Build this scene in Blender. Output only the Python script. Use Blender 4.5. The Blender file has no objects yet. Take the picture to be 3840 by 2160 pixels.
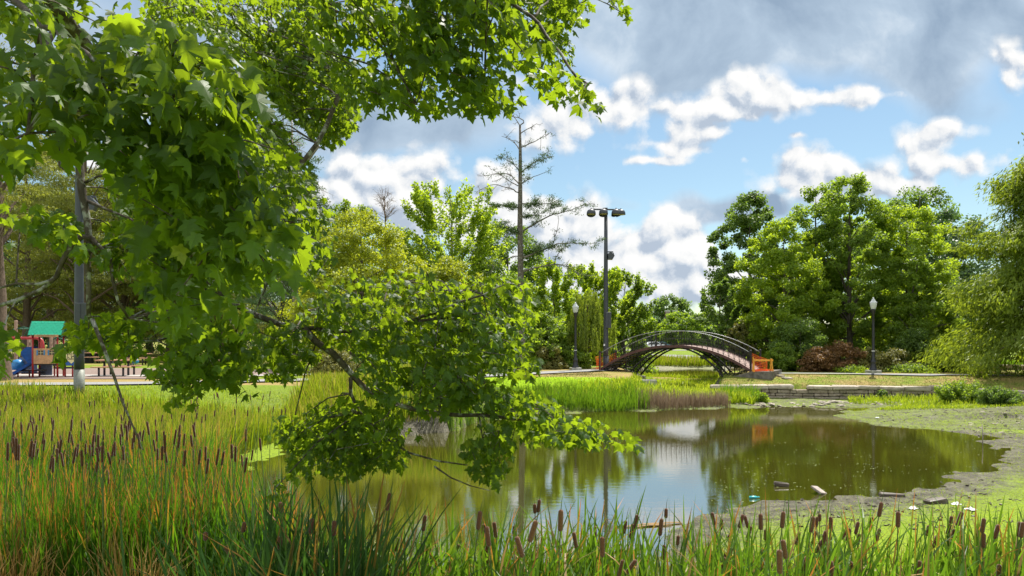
import bpy, math, random
import numpy as np
from mathutils import Vector
R = math.radians
rng = np.random.default_rng(7)
random.seed(7)
scn = bpy.context.scene
COL = scn.collection
F, HZ, CX, CAMZ = 2800.0, 1265.0, 1920.0, 3.4     # lens in photo pixels, horizon row, centre column, eye height

def P(px, py, D):
    return ((px - CX) / F * D, D, CAMZ - (py - HZ) / F * D)

# ------------------------------------------------------------------ tags and linking
def tag(o, label=None, cat=None, group=None, kind=None):
    if label: o['label'] = label
    if cat: o['category'] = cat
    if group: o['group'] = group
    if kind: o['kind'] = kind
    return o

def empty(name, loc=(0, 0, 0), rz=0.0):
    o = bpy.data.objects.new(name, None)
    o.location = loc; o.rotation_euler = (0, 0, rz); o.empty_display_size = 0.2
    COL.objects.link(o)
    return o

def link(name, me, mat=None, parent=None, loc=None, rz=None):
    o = bpy.data.objects.new(name, me)
    COL.objects.link(o)
    if mat is not None and not me.materials: me.materials.append(mat)
    if parent is not None: o.parent = parent
    if loc is not None: o.location = loc
    if rz is not None: o.rotation_euler = (0, 0, rz)
    return o

def copy_tree(o, parent=None):
    c = o.copy(); COL.objects.link(c)
    if parent is not None: c.parent = parent
    for ch in list(o.children): copy_tree(ch, c)
    return c

def mesh_np(name, V, Fs, attrs=None, smooth=False):
    """V (n,3); Fs list of (m,k) index arrays; attrs {name: per-vertex floats}"""
    if not isinstance(Fs, (list, tuple)): Fs = [Fs]
    me = bpy.data.meshes.new(name)
    V = np.ascontiguousarray(V, dtype=np.float32)
    me.vertices.add(len(V)); me.vertices.foreach_set('co', V.ravel())
    loops = np.concatenate([f.ravel() for f in Fs]).astype(np.int32)
    tot = np.concatenate([np.full(len(f), f.shape[1]) for f in Fs]).astype(np.int32)
    start = np.concatenate([[0], np.cumsum(tot)[:-1]]).astype(np.int32)
    me.loops.add(len(loops)); me.loops.foreach_set('vertex_index', loops)
    me.polygons.add(len(tot)); me.polygons.foreach_set('loop_start', start); me.polygons.foreach_set('loop_total', tot)
    me.polygons.foreach_set('use_smooth', np.full(len(tot), bool(smooth)))
    for k, a in (attrs or {}).items():
        at = me.attributes.new(k, 'FLOAT', 'POINT')
        at.data.foreach_set('value', np.ascontiguousarray(a, dtype=np.float32))
    me.update(calc_edges=True)
    return me

def unit(v):
    return v / np.maximum(np.linalg.norm(v, axis=-1, keepdims=True), 1e-9)

class MB:
    """collects boxes, tubes, lathes and prisms; build() links them as one mesh object"""
    def __init__(s): s.v = []; s.f = []; s.sm = []
    def add(s, vs, fs, smooth=False):
        b = len(s.v); s.v += [tuple(v) for v in vs]; s.f += [tuple(i + b for i in f) for f in fs]; s.sm += [smooth] * len(fs)
    def box(s, c, d, rz=0.0, jit=0.0, ch=0.0):
        cx, cy, cz = c; hx, hy, hz = d[0] / 2, d[1] / 2, d[2] / 2
        ca, sa = math.cos(rz), math.sin(rz)
        ch = min(ch, hx * .45, hy * .45, hz * .45)
        def tr(x, y, z):
            x += random.uniform(-jit, jit); y += random.uniform(-jit, jit); z += random.uniform(-jit, jit)
            return (cx + x * ca - y * sa, cy + x * sa + y * ca, cz + z)
        if ch <= 0:
            vs = [tr(x, y, z) for x in (-hx, hx) for y in (-hy, hy) for z in (-hz, hz)]
            s.add(vs, [(0, 1, 3, 2), (4, 6, 7, 5), (0, 4, 5, 1), (2, 3, 7, 6), (0, 2, 6, 4), (1, 5, 7, 3)])
            return
        prof = [(hx - ch, hy - ch, -hz), (hx, hy, -hz + ch), (hx, hy, hz - ch), (hx - ch, hy - ch, hz)]
        vs = []
        for (a, b, z) in prof:
            vs += [tr(-a, -b, z), tr(a, -b, z), tr(a, b, z), tr(-a, b, z)]
        fs = [(3, 2, 1, 0), (12, 13, 14, 15)]
        for k in range(3):
            for q in range(4):
                fs.append((k * 4 + q, k * 4 + (q + 1) % 4, k * 4 + 4 + (q + 1) % 4, k * 4 + 4 + q))
        s.add(vs, fs)
    def tube(s, pts, r, n=6, caps=True):
        pts = [Vector(p) for p in pts]
        if not isinstance(r, (list, tuple)): r = [r] * len(pts)
        vs, fs = [], []
        up = Vector((0, 0, 1)); prev = None
        for i, p in enumerate(pts):
            t = (pts[min(i + 1, len(pts) - 1)] - pts[max(i - 1, 0)])
            if t.length < 1e-9: t = Vector((0, 0, 1))
            t.normalize()
            if prev is None:
                a = t.cross(up if abs(t.z) < .95 else Vector((1, 0, 0))); a.normalize()
            else:
                a = prev - t * prev.dot(t)
                if a.length < 1e-6: a = t.orthogonal()
                a.normalize()
            b = t.cross(a); prev = a
            for k in range(n):
                w = 2 * math.pi * k / n
                vs.append(p + (a * math.cos(w) + b * math.sin(w)) * r[i])
        for i in range(len(pts) - 1):
            for k in range(n):
                fs.append((i * n + k, i * n + (k + 1) % n, (i + 1) * n + (k + 1) % n, (i + 1) * n + k))
        if caps:
            fs.append(tuple(range(n - 1, -1, -1))); fs.append(tuple((len(pts) - 1) * n + k for k in range(n)))
        s.add(vs, fs, n >= 6)
    def lathe(s, c, prof, n=16, axis=None, smooth=True):
        """prof [(r, z)] about the vertical through c"""
        vs, fs = [], []
        for (r, z) in prof:
            for k in range(n):
                w = 2 * math.pi * k / n
                vs.append((c[0] + r * math.cos(w), c[1] + r * math.sin(w), c[2] + z))
        for i in range(len(prof) - 1):
            for k in range(n):
                fs.append((i * n + k, i * n + (k + 1) % n, (i + 1) * n + (k + 1) % n, (i + 1) * n + k))
        fs.append(tuple(range(n - 1, -1, -1))); fs.append(tuple((len(prof) - 1) * n + k for k in range(n)))
        s.add(vs, fs, smooth)
    def prism(s, poly, off):
        """poly: list of 3-D points (one flat outline), off: extrusion vector"""
        n = len(poly); off = Vector(off)
        vs = [Vector(p) for p in poly] + [Vector(p) + off for p in poly]
        fs = [tuple(range(n - 1, -1, -1)), tuple(range(n, 2 * n))]
        for k in range(n): fs.append((k, (k + 1) % n, n + (k + 1) % n, n + k))
        s.add(vs, fs)
    def mesh(s, name):
        me = bpy.data.meshes.new(name)
        me.from_pydata([tuple(v) for v in s.v], [], s.f)
        me.polygons.foreach_set('use_smooth', s.sm)
        me.update()
        return me
    def build(s, name, mat, parent=None, loc=None, rz=None):
        return link(name, s.mesh(name), mat, parent, loc, rz)

# ------------------------------------------------------------------ value noise in numpy (for shapes only)
_perm = np.random.default_rng(3).random((256, 256))
def vnoise(x, y):
    xi = np.floor(x).astype(int); yi = np.floor(y).astype(int)
    fx = x - xi; fy = y - yi
    fx = fx * fx * (3 - 2 * fx); fy = fy * fy * (3 - 2 * fy)
    g = lambda a, b: _perm[a % 256, b % 256]
    return (g(xi, yi) * (1 - fx) + g(xi + 1, yi) * fx) * (1 - fy) + (g(xi, yi + 1) * (1 - fx) + g(xi + 1, yi + 1) * fx) * fy
def fbm(x, y, o=4):
    s = 0; a = .5
    for k in range(o):
        s = s + a * vnoise(x * 2 ** k + 17 * k, y * 2 ** k + 31 * k); a *= .5
    return s / (1 - .5 ** o)
def sstep(a, b, x):
    t = np.clip((x - a) / (b - a), 0, 1); return t * t * (3 - 2 * t)

def inside(poly, x, y):
    c = np.zeros(np.shape(x), bool)
    n = len(poly)
    for i in range(n):
        x1, y1 = poly[i]; x2, y2 = poly[(i + 1) % n]
        if y1 == y2: continue
        cond = ((y1 > y) != (y2 > y)) & (x < (x2 - x1) * (y - y1) / (y2 - y1) + x1)
        c ^= cond
    return c
def pdist(poly, x, y, closed=True):
    d = np.full(np.shape(x), 1e9)
    n = len(poly)
    for i in range(n if closed else n - 1):
        x1, y1 = poly[i]; x2, y2 = poly[(i + 1) % n]
        dx, dy = x2 - x1, y2 - y1
        t = np.clip(((x - x1) * dx + (y - y1) * dy) / (dx * dx + dy * dy), 0, 1)
        d = np.minimum(d, np.hypot(x - x1 - t * dx, y - y1 - t * dy))
    return d
def sdist(poly, x, y):
    d = pdist(poly, x, y)
    return np.where(inside(poly, x, y), -d, d)

# ------------------------------------------------------------------ materials
def new_mat(name):
    m = bpy.data.materials.new(name); m.use_nodes = True
    nt = m.node_tree; nt.nodes.clear()
    return m, nt
def nd(nt, t, **kw):
    n = nt.nodes.new(t)
    for k, v in kw.items():
        if k.startswith('i_'):
            n.inputs[k[2:].replace('_', ' ')].default_value = v
        else: setattr(n, k, v)
    return n
def ramp(nt, fac, stops, interp='LINEAR'):
    r = nt.nodes.new('ShaderNodeValToRGB'); cr = r.color_ramp; cr.interpolation = interp
    while len(cr.elements) < len(stops): cr.elements.new(0.5)
    for e, (p, c) in zip(cr.elements, stops):
        e.position = p; e.color = (c[0], c[1], c[2], 1) if not isinstance(c, (int, float)) else (c, c, c, 1)
    nt.links.new(fac, r.inputs['Fac'])
    return r.outputs['Color']
def noise(nt, scale, detail=4, rough=.55, vec=None, dims='3D'):
    n = nd(nt, 'ShaderNodeTexNoise'); n.inputs['Scale'].default_value = scale
    n.inputs['Detail'].default_value = detail; n.inputs['Roughness'].default_value = rough
    if vec is not None: nt.links.new(vec, n.inputs['Vector'])
    return n.outputs['Fac']
def geo_pos(nt):
    return nt.nodes.new('ShaderNodeNewGeometry').outputs['Position']
def obj_pos(nt):
    return nt.nodes.new('ShaderNodeTexCoord').outputs['Object']
def mix(nt, fac, a, b, t='MIX'):
    m = nt.nodes.new('ShaderNodeMix'); m.data_type = 'RGBA'; m.blend_type = t
    for sock, v in ((m.inputs['Factor'], fac), (m.inputs['A'], a), (m.inputs['B'], b)):
        if hasattr(v, 'node'): nt.links.new(v, sock)
        elif isinstance(v, (int, float)): sock.default_value = v
        else: sock.default_value = (v[0], v[1], v[2], 1)
    return m.outputs['Result']
def math_(nt, op, a, b=None, c=None, clamp=False):
    m = nt.nodes.new('ShaderNodeMath'); m.operation = op; m.use_clamp = clamp
    for i, v in enumerate((a, b, c)):
        if v is None: continue
        if hasattr(v, 'node'): nt.links.new(v, m.inputs[i])
        else: m.inputs[i].default_value = v
    return m.outputs[0]
def bump(nt, h, strength=.3, dist=.02):
    b = nt.nodes.new('ShaderNodeBump'); b.inputs['Strength'].default_value = strength; b.inputs['Distance'].default_value = dist
    nt.links.new(h, b.inputs['Height']); return b.outputs['Normal']
def finish(nt, sh):
    o = nt.nodes.new('ShaderNodeOutputMaterial'); nt.links.new(sh, o.inputs['Surface'])
def pbsdf(nt, col, rough=.6, metal=0., spec=.5, normal=None):
    p = nt.nodes.new('ShaderNodeBsdfPrincipled')
    for nm, v in (('Base Color', col), ('Roughness', rough), ('Metallic', metal), ('Specular IOR Level', spec)):
        if hasattr(v, 'node'): nt.links.new(v, p.inputs[nm])
        elif isinstance(v, (int, float)): p.inputs[nm].default_value = v
        else: p.inputs[nm].default_value = (v[0], v[1], v[2], 1)
    if normal is not None: nt.links.new(normal, p.inputs['Normal'])
    return p
def attr(nt, name):
    a = nt.nodes.new('ShaderNodeAttribute'); a.attribute_name = name; return a.outputs['Fac']

def solid(name, c, rough=.5, metal=0., var=.18, scale=9., bmp=.15, spec=.5):
    """plain painted, wooden or metal surface with a little wear"""
    m, nt = new_mat(name)
    n = noise(nt, scale, 5, .65, obj_pos(nt))
    dk = tuple(x * (1 - var * 1.6) for x in c); lt = tuple(min(1, x * (1 + var)) for x in c)
    col = ramp(nt, n, [(.3, dk), (.62, lt)])
    n2 = noise(nt, scale * 6, 3, .6, obj_pos(nt))
    r = math_(nt, 'MULTIPLY_ADD', n, .3, rough - .15)
    p = pbsdf(nt, col, r, metal, spec, bump(nt, n2, bmp, .01))
    finish(nt, p.outputs[0]); return m

def leaf_mat(name, lo, hi, tl, tfac=.45, rough=.5, spec=.3, yellow=None, blotch=False):
    """two-sided leaf: reflected green lo..hi by the leaf's own tint, light passing through in colour tl"""
    m, nt = new_mat(name)
    t = attr(nt, 'tint')
    stops = [(0., lo), (.8, hi)]
    if yellow is not None: stops += [(.93, hi), (.985, yellow)]
    col = ramp(nt, t, stops)
    if blotch: col = mix(nt, ramp(nt, noise(nt, 38, 4, .7, geo_pos(nt)), [(.40, .45), (.60, 0.)]), col, tuple(x * .45 for x in lo))
    p = pbsdf(nt, col, rough, 0, spec)
    tr = nt.nodes.new('ShaderNodeBsdfTranslucent')
    tc = ramp(nt, t, [(0., tuple(x * .75 for x in tl)), (1., tuple(min(1, x * 1.2) for x in tl))])
    nt.links.new(tc, tr.inputs['Color'])
    mx = nt.nodes.new('ShaderNodeMixShader'); mx.inputs[0].default_value = tfac
    nt.links.new(p.outputs[0], mx.inputs[1]); nt.links.new(tr.outputs[0], mx.inputs[2])
    finish(nt, mx.outputs[0]); return m

def blade_mat(name, base, green, tip, tl, tipamt=.5, tfac=.35, dry=None):
    """reed or cattail leaf: own tint and height along the blade ('along'), some with dead tips"""
    m, nt = new_mat(name)
    t = attr(nt, 'tint'); h = attr(nt, 'along')
    g = ramp(nt, t, [(0., tuple(x * .6 for x in green)), (.7, green), (1., tuple(min(1, x * 1.35) for x in green))])
    g = mix(nt, ramp(nt, h, [(0., 1.), (.35, 0.)]), g, base)
    d = attr(nt, 'dead')
    tipm = math_(nt, 'MULTIPLY', ramp(nt, h, [(.62, 0.), (.9, 1.)]), math_(nt, 'GREATER_THAN', d, 1 - tipamt))
    col = mix(nt, tipm, g, tip)
    tcol = mix(nt, tipm, mix(nt, t, tuple(x * .7 for x in tl), tl), tuple(min(1, x * 1.6) for x in tip))
    if dry is not None:
        dm = math_(nt, 'LESS_THAN', d, dry[0])
        col = mix(nt, dm, col, dry[1]); tcol = mix(nt, dm, tcol, dry[1])
    p = pbsdf(nt, col, .5, 0, .35)
    tr = nt.nodes.new('ShaderNodeBsdfTranslucent'); nt.links.new(tcol, tr.inputs['Color'])
    mx = nt.nodes.new('ShaderNodeMixShader'); mx.inputs[0].default_value = tfac
    nt.links.new(p.outputs[0], mx.inputs[1]); nt.links.new(tr.outputs[0], mx.inputs[2])
    finish(nt, mx.outputs[0]); return m

def bark_mat(name, c, lichen=None, scale=6.):
    m, nt = new_mat(name)
    po = obj_pos(nt)
    mp = nt.nodes.new('ShaderNodeMapping'); mp.inputs['Scale'].default_value = (1, 1, .3); nt.links.new(po, mp.inputs[0])
    n = noise(nt, scale * 3, 5, .7, mp.outputs[0])
    col = ramp(nt, n, [(.3, tuple(x * .45 for x in c)), (.65, tuple(x * 1.35 for x in c))])
    if lichen is not None:
        l = noise(nt, scale * 1.6, 4, .6, po)
        col = mix(nt, ramp(nt, l, [(.53, 0.), (.62, 1.)]), col, lichen)
    p = pbsdf(nt, col, .85, 0, .2, bump(nt, n, .6, .03))
    finish(nt, p.outputs[0]); return m
# ------------------------------------------------------------------ camera
cam = bpy.data.cameras.new('camera'); camo = bpy.data.objects.new('camera', cam); COL.objects.link(camo)
camo.location = (0, 0, CAMZ); camo.rotation_euler = (R(90), 0, 0)
cam.sensor_width = 36; cam.lens = F / 3840 * 36; cam.shift_y = (HZ - 1080) / 3840
cam.clip_start = .05; cam.clip_end = 6000
scn.camera = camo
scn.view_settings.view_transform = 'Standard'; scn.view_settings.look = 'None'
scn.view_settings.exposure = EXPO = 0.75; scn.view_settings.gamma = 1
scn.cycles.max_bounces = 9; scn.cycles.diffuse_bounces = 3; scn.cycles.transmission_bounces = 5; scn.cycles.transparent_max_bounces = 6
scn.cycles.sample_clamp_indirect = 6; scn.cycles.caustics_reflective = False; scn.cycles.caustics_refractive = False
scn.cycles.use_denoising = True

# ------------------------------------------------------------------ sun and sky with clouds
SUN_AZ, SUN_EL = R(27), R(60)          # ahead and to the right, high: the scene is lit from behind
sl = bpy.data.lights.new('sun', 'SUN'); sl.energy = 5.0; sl.angle = R(.5); sl.color = (1, .95, .86)
slo = bpy.data.objects.new('sun', sl); COL.objects.link(slo)
sdir = Vector((math.sin(SUN_AZ) * math.cos(SUN_EL), math.cos(SUN_AZ) * math.cos(SUN_EL), math.sin(SUN_EL)))
slo.rotation_euler = sdir.to_track_quat('Z', 'Y').to_euler(); slo.location = (10, 10, 40)

world = bpy.data.worlds.new('World'); scn.world = world; world.use_nodes = True
nt = world.node_tree; nt.nodes.clear()
sky = nt.nodes.new('ShaderNodeTexSky'); sky.sky_type = 'NISHITA'; sky.sun_disc = False
sky.sun_elevation = SUN_EL; sky.sun_rotation = SUN_AZ; sky.altitude = 150; sky.air_density = 1.0; sky.dust_density = .6; sky.ozone_density = 1.6
tc = nt.nodes.new('ShaderNodeTexCoord').outputs['Generated']
sp = nt.nodes.new('ShaderNodeSeparateXYZ'); nt.links.new(tc, sp.inputs[0])
yy = math_(nt, 'MAXIMUM', math_(nt, 'ABSOLUTE', sp.outputs[1]), .12)
uu = math_(nt, 'DIVIDE', sp.outputs[0], yy); vv = math_(nt, 'DIVIDE', sp.outputs[2], yy)
cb = nt.nodes.new('ShaderNodeCombineXYZ'); nt.links.new(uu, cb.inputs[0]); nt.links.new(vv, cb.inputs[1])
def vm(op, a, b=None, c=None):
    n = nt.nodes.new('ShaderNodeVectorMath'); n.operation = op
    for i, v in enumerate((a, b, c)):
        if v is None: continue
        if hasattr(v, 'node'): nt.links.new(v, n.inputs[i])
        else: n.inputs[i].default_value = v
    return n.outputs['Value'] if op in ('DOT_PRODUCT', 'LENGTH') else n.outputs['Vector']
def cnoise(vec, scale, detail, rough=.55, col=False):
    n = nt.nodes.new('ShaderNodeTexNoise'); n.noise_dimensions = '2D'
    n.inputs['Scale'].default_value = scale; n.inputs['Detail'].default_value = detail; n.inputs['Roughness'].default_value = rough
    nt.links.new(vec, n.inputs['Vector'])
    return n.outputs['Color' if col else 'Fac']
def field(vec, blobs):
    tot = None
    for (px, py, rx, ry, w) in blobs:
        cu, cv, ru, rv = (px - CX) / F, (HZ - py) / F, rx / F, ry / F
        d = vm('MULTIPLY_ADD', vec, (1 / ru, 1 / rv, 0), (-cu / ru, -cv / rv, 0))
        e = math_(nt, 'POWER', .3679, vm('DOT_PRODUCT', d, d))
        tot = math_(nt, 'MULTIPLY', e, w) if tot is None else math_(nt, 'MULTIPLY_ADD', e, w, tot)
    return tot
GREY = [(2900, -20, 1000, 250, 1.2), (3500, 330, 210, 190, .9), (2350, 190, 330, 150, .85), (3150, 220, 560, 130, .7), (3800, 60, 330, 170, .7), (2700, 110, 330, 180, .5),
        (1560, 480, 480, 110, 1.1), (1150, 430, 300, 220, .7), (300, 230, 900, 330, .8), (2560, 735, 100, 70, .9), (2740, 780, 240, 48, 1.0), (2900, 745, 130, 44, .8), (2320, 745, 120, 60, .45),
        (1500, 740, 250, 80, .5), (2600, -700, 1600, 420, 1.), (-700, -300, 900, 500, .8), (2450, 985, 180, 40, .4), (3760, 470, 120, 60, .3)]
WHITE = [(2070, 430, 190, 140, 1.1), (2340, 375, 130, 75, 1.1), (2540, 405, 200, 40, .95), (2700, 415, 120, 34, .8), (2810, 340, 125, 92, 1.2), (2990, 372, 220, 42, 1.), (3200, 352, 150, 34, .8), (3370, 345, 110, 26, .7), (3810, 240, 120, 95, 1.0),
         (2600, 500, 150, 52, 1.2), (2500, 545, 120, 22, .8), (2640, 565, 120, 20, .9), (2440, 602, 150, 17, 1.05), (2790, 597, 30, 13, .6), (2990, 508, 32, 12, .6), (3460, 560, 85, 95, 1.1), (3550, 490, 115, 42, .9),
         (3010, 660, 135, 92, 1.35), (3090, 620, 90, 70, .8), (3130, 705, 110, 66, .8), (3290, 690, 150, 62, 1.25), (3440, 700, 160, 40, .9), (3590, 610, 110, 36, .6),
         (2505, 860, 90, 76, 1.35), (2590, 950, 140, 92, 1.2), (2430, 935, 170, 74, 1.), (2340, 1040, 300, 90, 1.), (2600, 1050, 240, 60, 1.), (2190, 970, 250, 100, 1.), (2120, 820, 180, 84, 1.05),
         (1860, 690, 110, 80, 1.), (1470, 640, 260, 96, 1.15), (1690, 800, 330, 80, 1.), (1330, 750, 300, 90, 1.), (1930, 900, 380, 120, .9), (360, 600, 140, 60, .8), (840, 700, 240, 100, .8), (560, 300, 260, 160, .6), (3760, 620, 180, 50, .6), (900, 150, 400, 180, .5), (2700, 1110, 320, 50, .8)]
wv = vm('SUBTRACT', cnoise(cb.outputs[0], 7., 6, .62, True), (.5, .5, .5))
pw = vm('MULTIPLY_ADD', wv, (.040, .028, 0), cb.outputs[0])
wg = vm('SUBTRACT', cnoise(cb.outputs[0], 3.2, 4, .5, True), (.5, .5, .5))
pg = vm('MULTIPLY_ADD', wg, (.16, .09, 0), cb.outputs[0])
OFF = (.005, .012, 0)
pw2 = vm('ADD', pw, OFF)
def vor(vec, scale):
    n = nt.nodes.new('ShaderNodeTexVoronoi'); n.voronoi_dimensions = '2D'; n.feature = 'SMOOTH_F1'
    n.inputs['Scale'].default_value = scale; n.inputs['Smoothness'].default_value = .35; nt.links.new(vec, n.inputs['Vector'])
    return n.outputs['Distance']
def puff(vec):
    """billowing height: rounded lumps of three sizes plus fine wisps, about 0.5 on average"""
    a_ = math_(nt, 'MULTIPLY_ADD', vor(vec, 15.), -.75, .62)
    b_ = math_(nt, 'MULTIPLY_ADD', vor(vec, 36.), -.42, a_)
    return math_(nt, 'ADD', b_, math_(nt, 'MULTIPLY', cnoise(vec, 30., 7, .68), .52))
nA = puff(pw); nB = puff(pw2)
bw = field(pw, WHITE); bw2 = field(pw2, WHITE)
fw = math_(nt, 'ADD', bw, math_(nt, 'MULTIPLY', math_(nt, 'MULTIPLY', math_(nt, 'SUBTRACT', nA, .44), 2.1), math_(nt, 'MINIMUM', math_(nt, 'MULTIPLY', bw, 1.7), 1.)))
aw = ramp(nt, fw, [(.20, 0.), (.40, .30), (.86, 1.)])
relief = math_(nt, 'MULTIPLY_ADD', math_(nt, 'SUBTRACT', nA, nB), 2.2, math_(nt, 'MULTIPLY', math_(nt, 'SUBTRACT', bw, bw2), .40))
wsh = ramp(nt, math_(nt, 'ADD', relief, .5), [(.0, (.29, .34, .41)), (.30, (.42, .455, .50)), (.52, (.53, .54, .55)), (.85, (.60, .60, .595))])
bg = field(pg, GREY)
nG = cnoise(pg, 6.5, 7, .56)
fg = math_(nt, 'ADD', bg, math_(nt, 'MULTIPLY', math_(nt, 'SUBTRACT', nG, .5), .9))
ag = ramp(nt, fg, [(.30, 0.), (.82, 1.)])
gsh = ramp(nt, math_(nt, 'ADD', math_(nt, 'MULTIPLY', nG, .8), math_(nt, 'MULTIPLY', fg, .16)), [(.34, (.43, .49, .55)), (.50, (.29, .365, .45)), (.76, (.185, .25, .335))])
STR = .085
def up10(c): return vm('MULTIPLY', c, (1 / STR, 1 / STR, 1 / STR))
skyc = vm('MULTIPLY', sky.outputs[0], (.90, .97, .90))      # the moist summer air: a little more cyan
c1 = mix(nt, ag, skyc, up10(gsh))
c2 = mix(nt, aw, c1, up10(wsh))
# unseen dome overhead and behind the viewer: bright cumulus added to raise fill light
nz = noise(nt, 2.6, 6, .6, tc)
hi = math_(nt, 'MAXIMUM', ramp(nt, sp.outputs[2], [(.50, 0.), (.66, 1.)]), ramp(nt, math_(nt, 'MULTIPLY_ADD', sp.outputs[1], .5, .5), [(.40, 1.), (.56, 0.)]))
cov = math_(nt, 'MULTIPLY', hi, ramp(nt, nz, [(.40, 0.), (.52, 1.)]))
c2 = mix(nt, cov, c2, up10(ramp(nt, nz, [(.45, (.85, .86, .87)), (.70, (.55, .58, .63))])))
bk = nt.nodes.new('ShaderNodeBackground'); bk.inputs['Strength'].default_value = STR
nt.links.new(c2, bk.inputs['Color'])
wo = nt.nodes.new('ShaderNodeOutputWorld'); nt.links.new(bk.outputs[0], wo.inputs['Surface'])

# ------------------------------------------------------------------ terrain
POND = [(-7.2, 24.7), (-7.4, 20), (-5.7, 15.5), (-4.0, 12), (-1, 10.8), (1.5, 11.6), (3, 13.5), (4.7, 14.8), (7.2, 15.7), (9.5, 16.9), (13.2, 20.5), (14.9, 23), (16.6, 25.4),
        (15.4, 27.2), (14.6, 28.8), (13.9, 31.5), (15.2, 33.9), (18.2, 36.3), (10, 36.4), (5.9, 34.7), (1, 33.8), (-1.5, 30), (-2.3, 26.6), (-4.5, 25.8)]
FPOND = [(10.3, 60), (13.5, 59), (20, 60), (27, 66), (28, 75), (22, 80), (12, 79.5), (6, 74)]
UP = [(10.6, 40.0), (17, 39.4), (22, 38.7), (23.6, 37.1), (24.3, 35.5), (25.5, 32), (28, 25), (34, 18), (90, 10), (400, 60), (400, 58), (10.6, 58)]
WALL = [(10.6, 39.9), (17, 39.3), (22, 38.6), (23.6, 37), (24.3, 35.4), (25.5, 32), (28, 25)]
def H(x, y):
    x = np.asarray(x, float); y = np.asarray(y, float)
    wob = (fbm(x * .45, y * .45, 4) - .5)
    fine = fbm(x * 1.7, y * 1.7, 4) - .5
    dp = sdist(POND, x, y) + wob * 1.8 + fine * 1.5
    df = sdist(FPOND, x, y) + wob * 2
    inn = np.minimum(dp, df)
    wet = np.where(inn < 0, np.maximum(inn * .16, -.6), 0)
    low = .02 + np.clip(dp, 0, 4) * .030 + (wob * .05 + fine * .085 * sstep(4, 1, dp)) * sstep(0, .6, dp)            # mud flats and marsh
    # upper lawn behind the wall
    upi = inside(UP, x, y); du = pdist(WALL, x, y, False)
    zu = .85 + np.minimum(du * .17, .45)
    # left marsh rising to the playground lawn
    zl = low + sstep(21.5, 28, y - np.clip(x + 15, -6, 8) * .35) * (1.5 - low)
    # middle far bank, right of the marsh: rises fast
    zm = .04 + np.clip(dp - .4, 0, 5) * .30
    zm = np.minimum(zm, 1.32) 
    z = np.where(x < -2.5, zl, np.where(y > 30, zm, low))
    blend = sstep(-5, -1, x) * sstep(29, 33, y)
    z = np.where((x < -1) & (y > 26), zl * (1 - blend) + zm * blend, z)
    z = np.where(upi, zu, z)
    z = np.where((~upi) & (x > 9) & (y > 30) & (y < 41), np.minimum(z, .03 + np.clip(dp, 0, 5) * .06 + wob * .06), z)
    # the stream bed under the bridge
    tx, ty = x - 9.9, y - 44.8
    al = tx * .2 + ty * .98; ac = np.abs(tx * .98 - ty * .2)
    hw = 2.5 + .17 * np.clip(al, 0, 20)
    chan = .16 + sstep(hw - .9, hw + .9, ac) * 2
    m = (al > -7.5) & (al < 17)
    z = np.where(m & (y > 38.2), np.minimum(z, chan), z)
    # far country
    far = 1.32 + sstep(95, 200, y) * -.55
    zf = np.where(y > 56, np.minimum(.05 + np.clip(df, 0, 9) * .13, far), 9)
    z = np.where(y > 56, np.minimum(np.where(x < 2, 1.5 * (1 - sstep(2, 12, x)) + 1.3 * sstep(2, 12, x), np.maximum(z, 1.3)), np.maximum(zf, .05)), z)
    z = np.where(inn < 0, wet, z)
    # near bank under the viewer
    z = z + sstep(4.3, .6, y) * 1.7
    return z

def axis(lo, hi, step, far, g=1.35):
    a = list(np.arange(lo, hi + 1e-6, step)); s = step
    while a[-1] < far: s *= g; a.append(a[-1] + s)
    s = step
    while a[0] > -far: s *= g; a.insert(0, a[0] - s)
    return np.array(a)
gx = axis(-24, 27, .17, 2500); gy = axis(1, 48, .17, 2500)
GX, GY = np.meshgrid(gx, gy)
GZ = H(GX, GY)
V = np.stack([GX.ravel(), GY.ravel(), GZ.ravel()], 1)
nx, ny = len(gx), len(gy)
ii = (np.arange(ny - 1)[:, None] * nx + np.arange(nx - 1)[None, :]).ravel()
Fq = np.stack([ii, ii + 1, ii + nx + 1, ii + nx], 1)
xf, yf = V[:, 0], V[:, 1]
dp = sdist(POND, xf, yf); dfp = sdist(FPOND, xf, yf)
upin = inside(UP, xf, yf)
mudflat = np.clip(sstep(9.5, 2.5, dp) , 0, 1) * (~upin)
mudflat = np.where((xf < -8.5) | (yf < 10), mudflat * .35, mudflat)
mudflat = np.where((yf > 36.4) & (xf < 9.5), sstep(1.6, .3, dp), mudflat)
weed = mudflat * np.where((yf < 27) & (xf > -4), sstep(-.3, 3.0, dp + np.where(xf < 3, -.6, 0)), np.where(xf < -4, .95, .40))
lush = np.maximum(sstep(3.5, 1., np.abs(yf - 24.5)) * (xf < -2), ((yf > 33) & (yf < 60) & (xf > -3) & (~upin)) * 1.0 * sstep(40.5, 38, yf))
lush = np.maximum(lush, (~upin) * (xf > 17.5) * (yf > 32) * sstep(1., 2.2, dp) * (yf < 41))
lush = np.maximum(lush, ((yf < 10.5) & (yf > 2)) * .6)
dry = np.where(xf < -8, sstep(29.4, 30, yf) * sstep(36, 33, yf), 0) 
dry = np.maximum(dry, upin * .62)
dry = np.maximum(dry, ((xf > -4) & (xf < 7.5) & (yf > 38.2) & (yf < 52)) * .72)
wood = (yf > 50) * ((xf < 0) | ((xf > 16) & (yf < 70) & (xf < 60)))
dry = np.maximum(dry, wood * .55)
rock = (sstep(2.6, .8, np.abs(dfp - 1.2)) * (yf > 60))
g = mesh_np('ground', V, Fq, {'mud': mudflat, 'weed': weed, 'lush': lush, 'dry': dry, 'rock': rock}, True)

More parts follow.
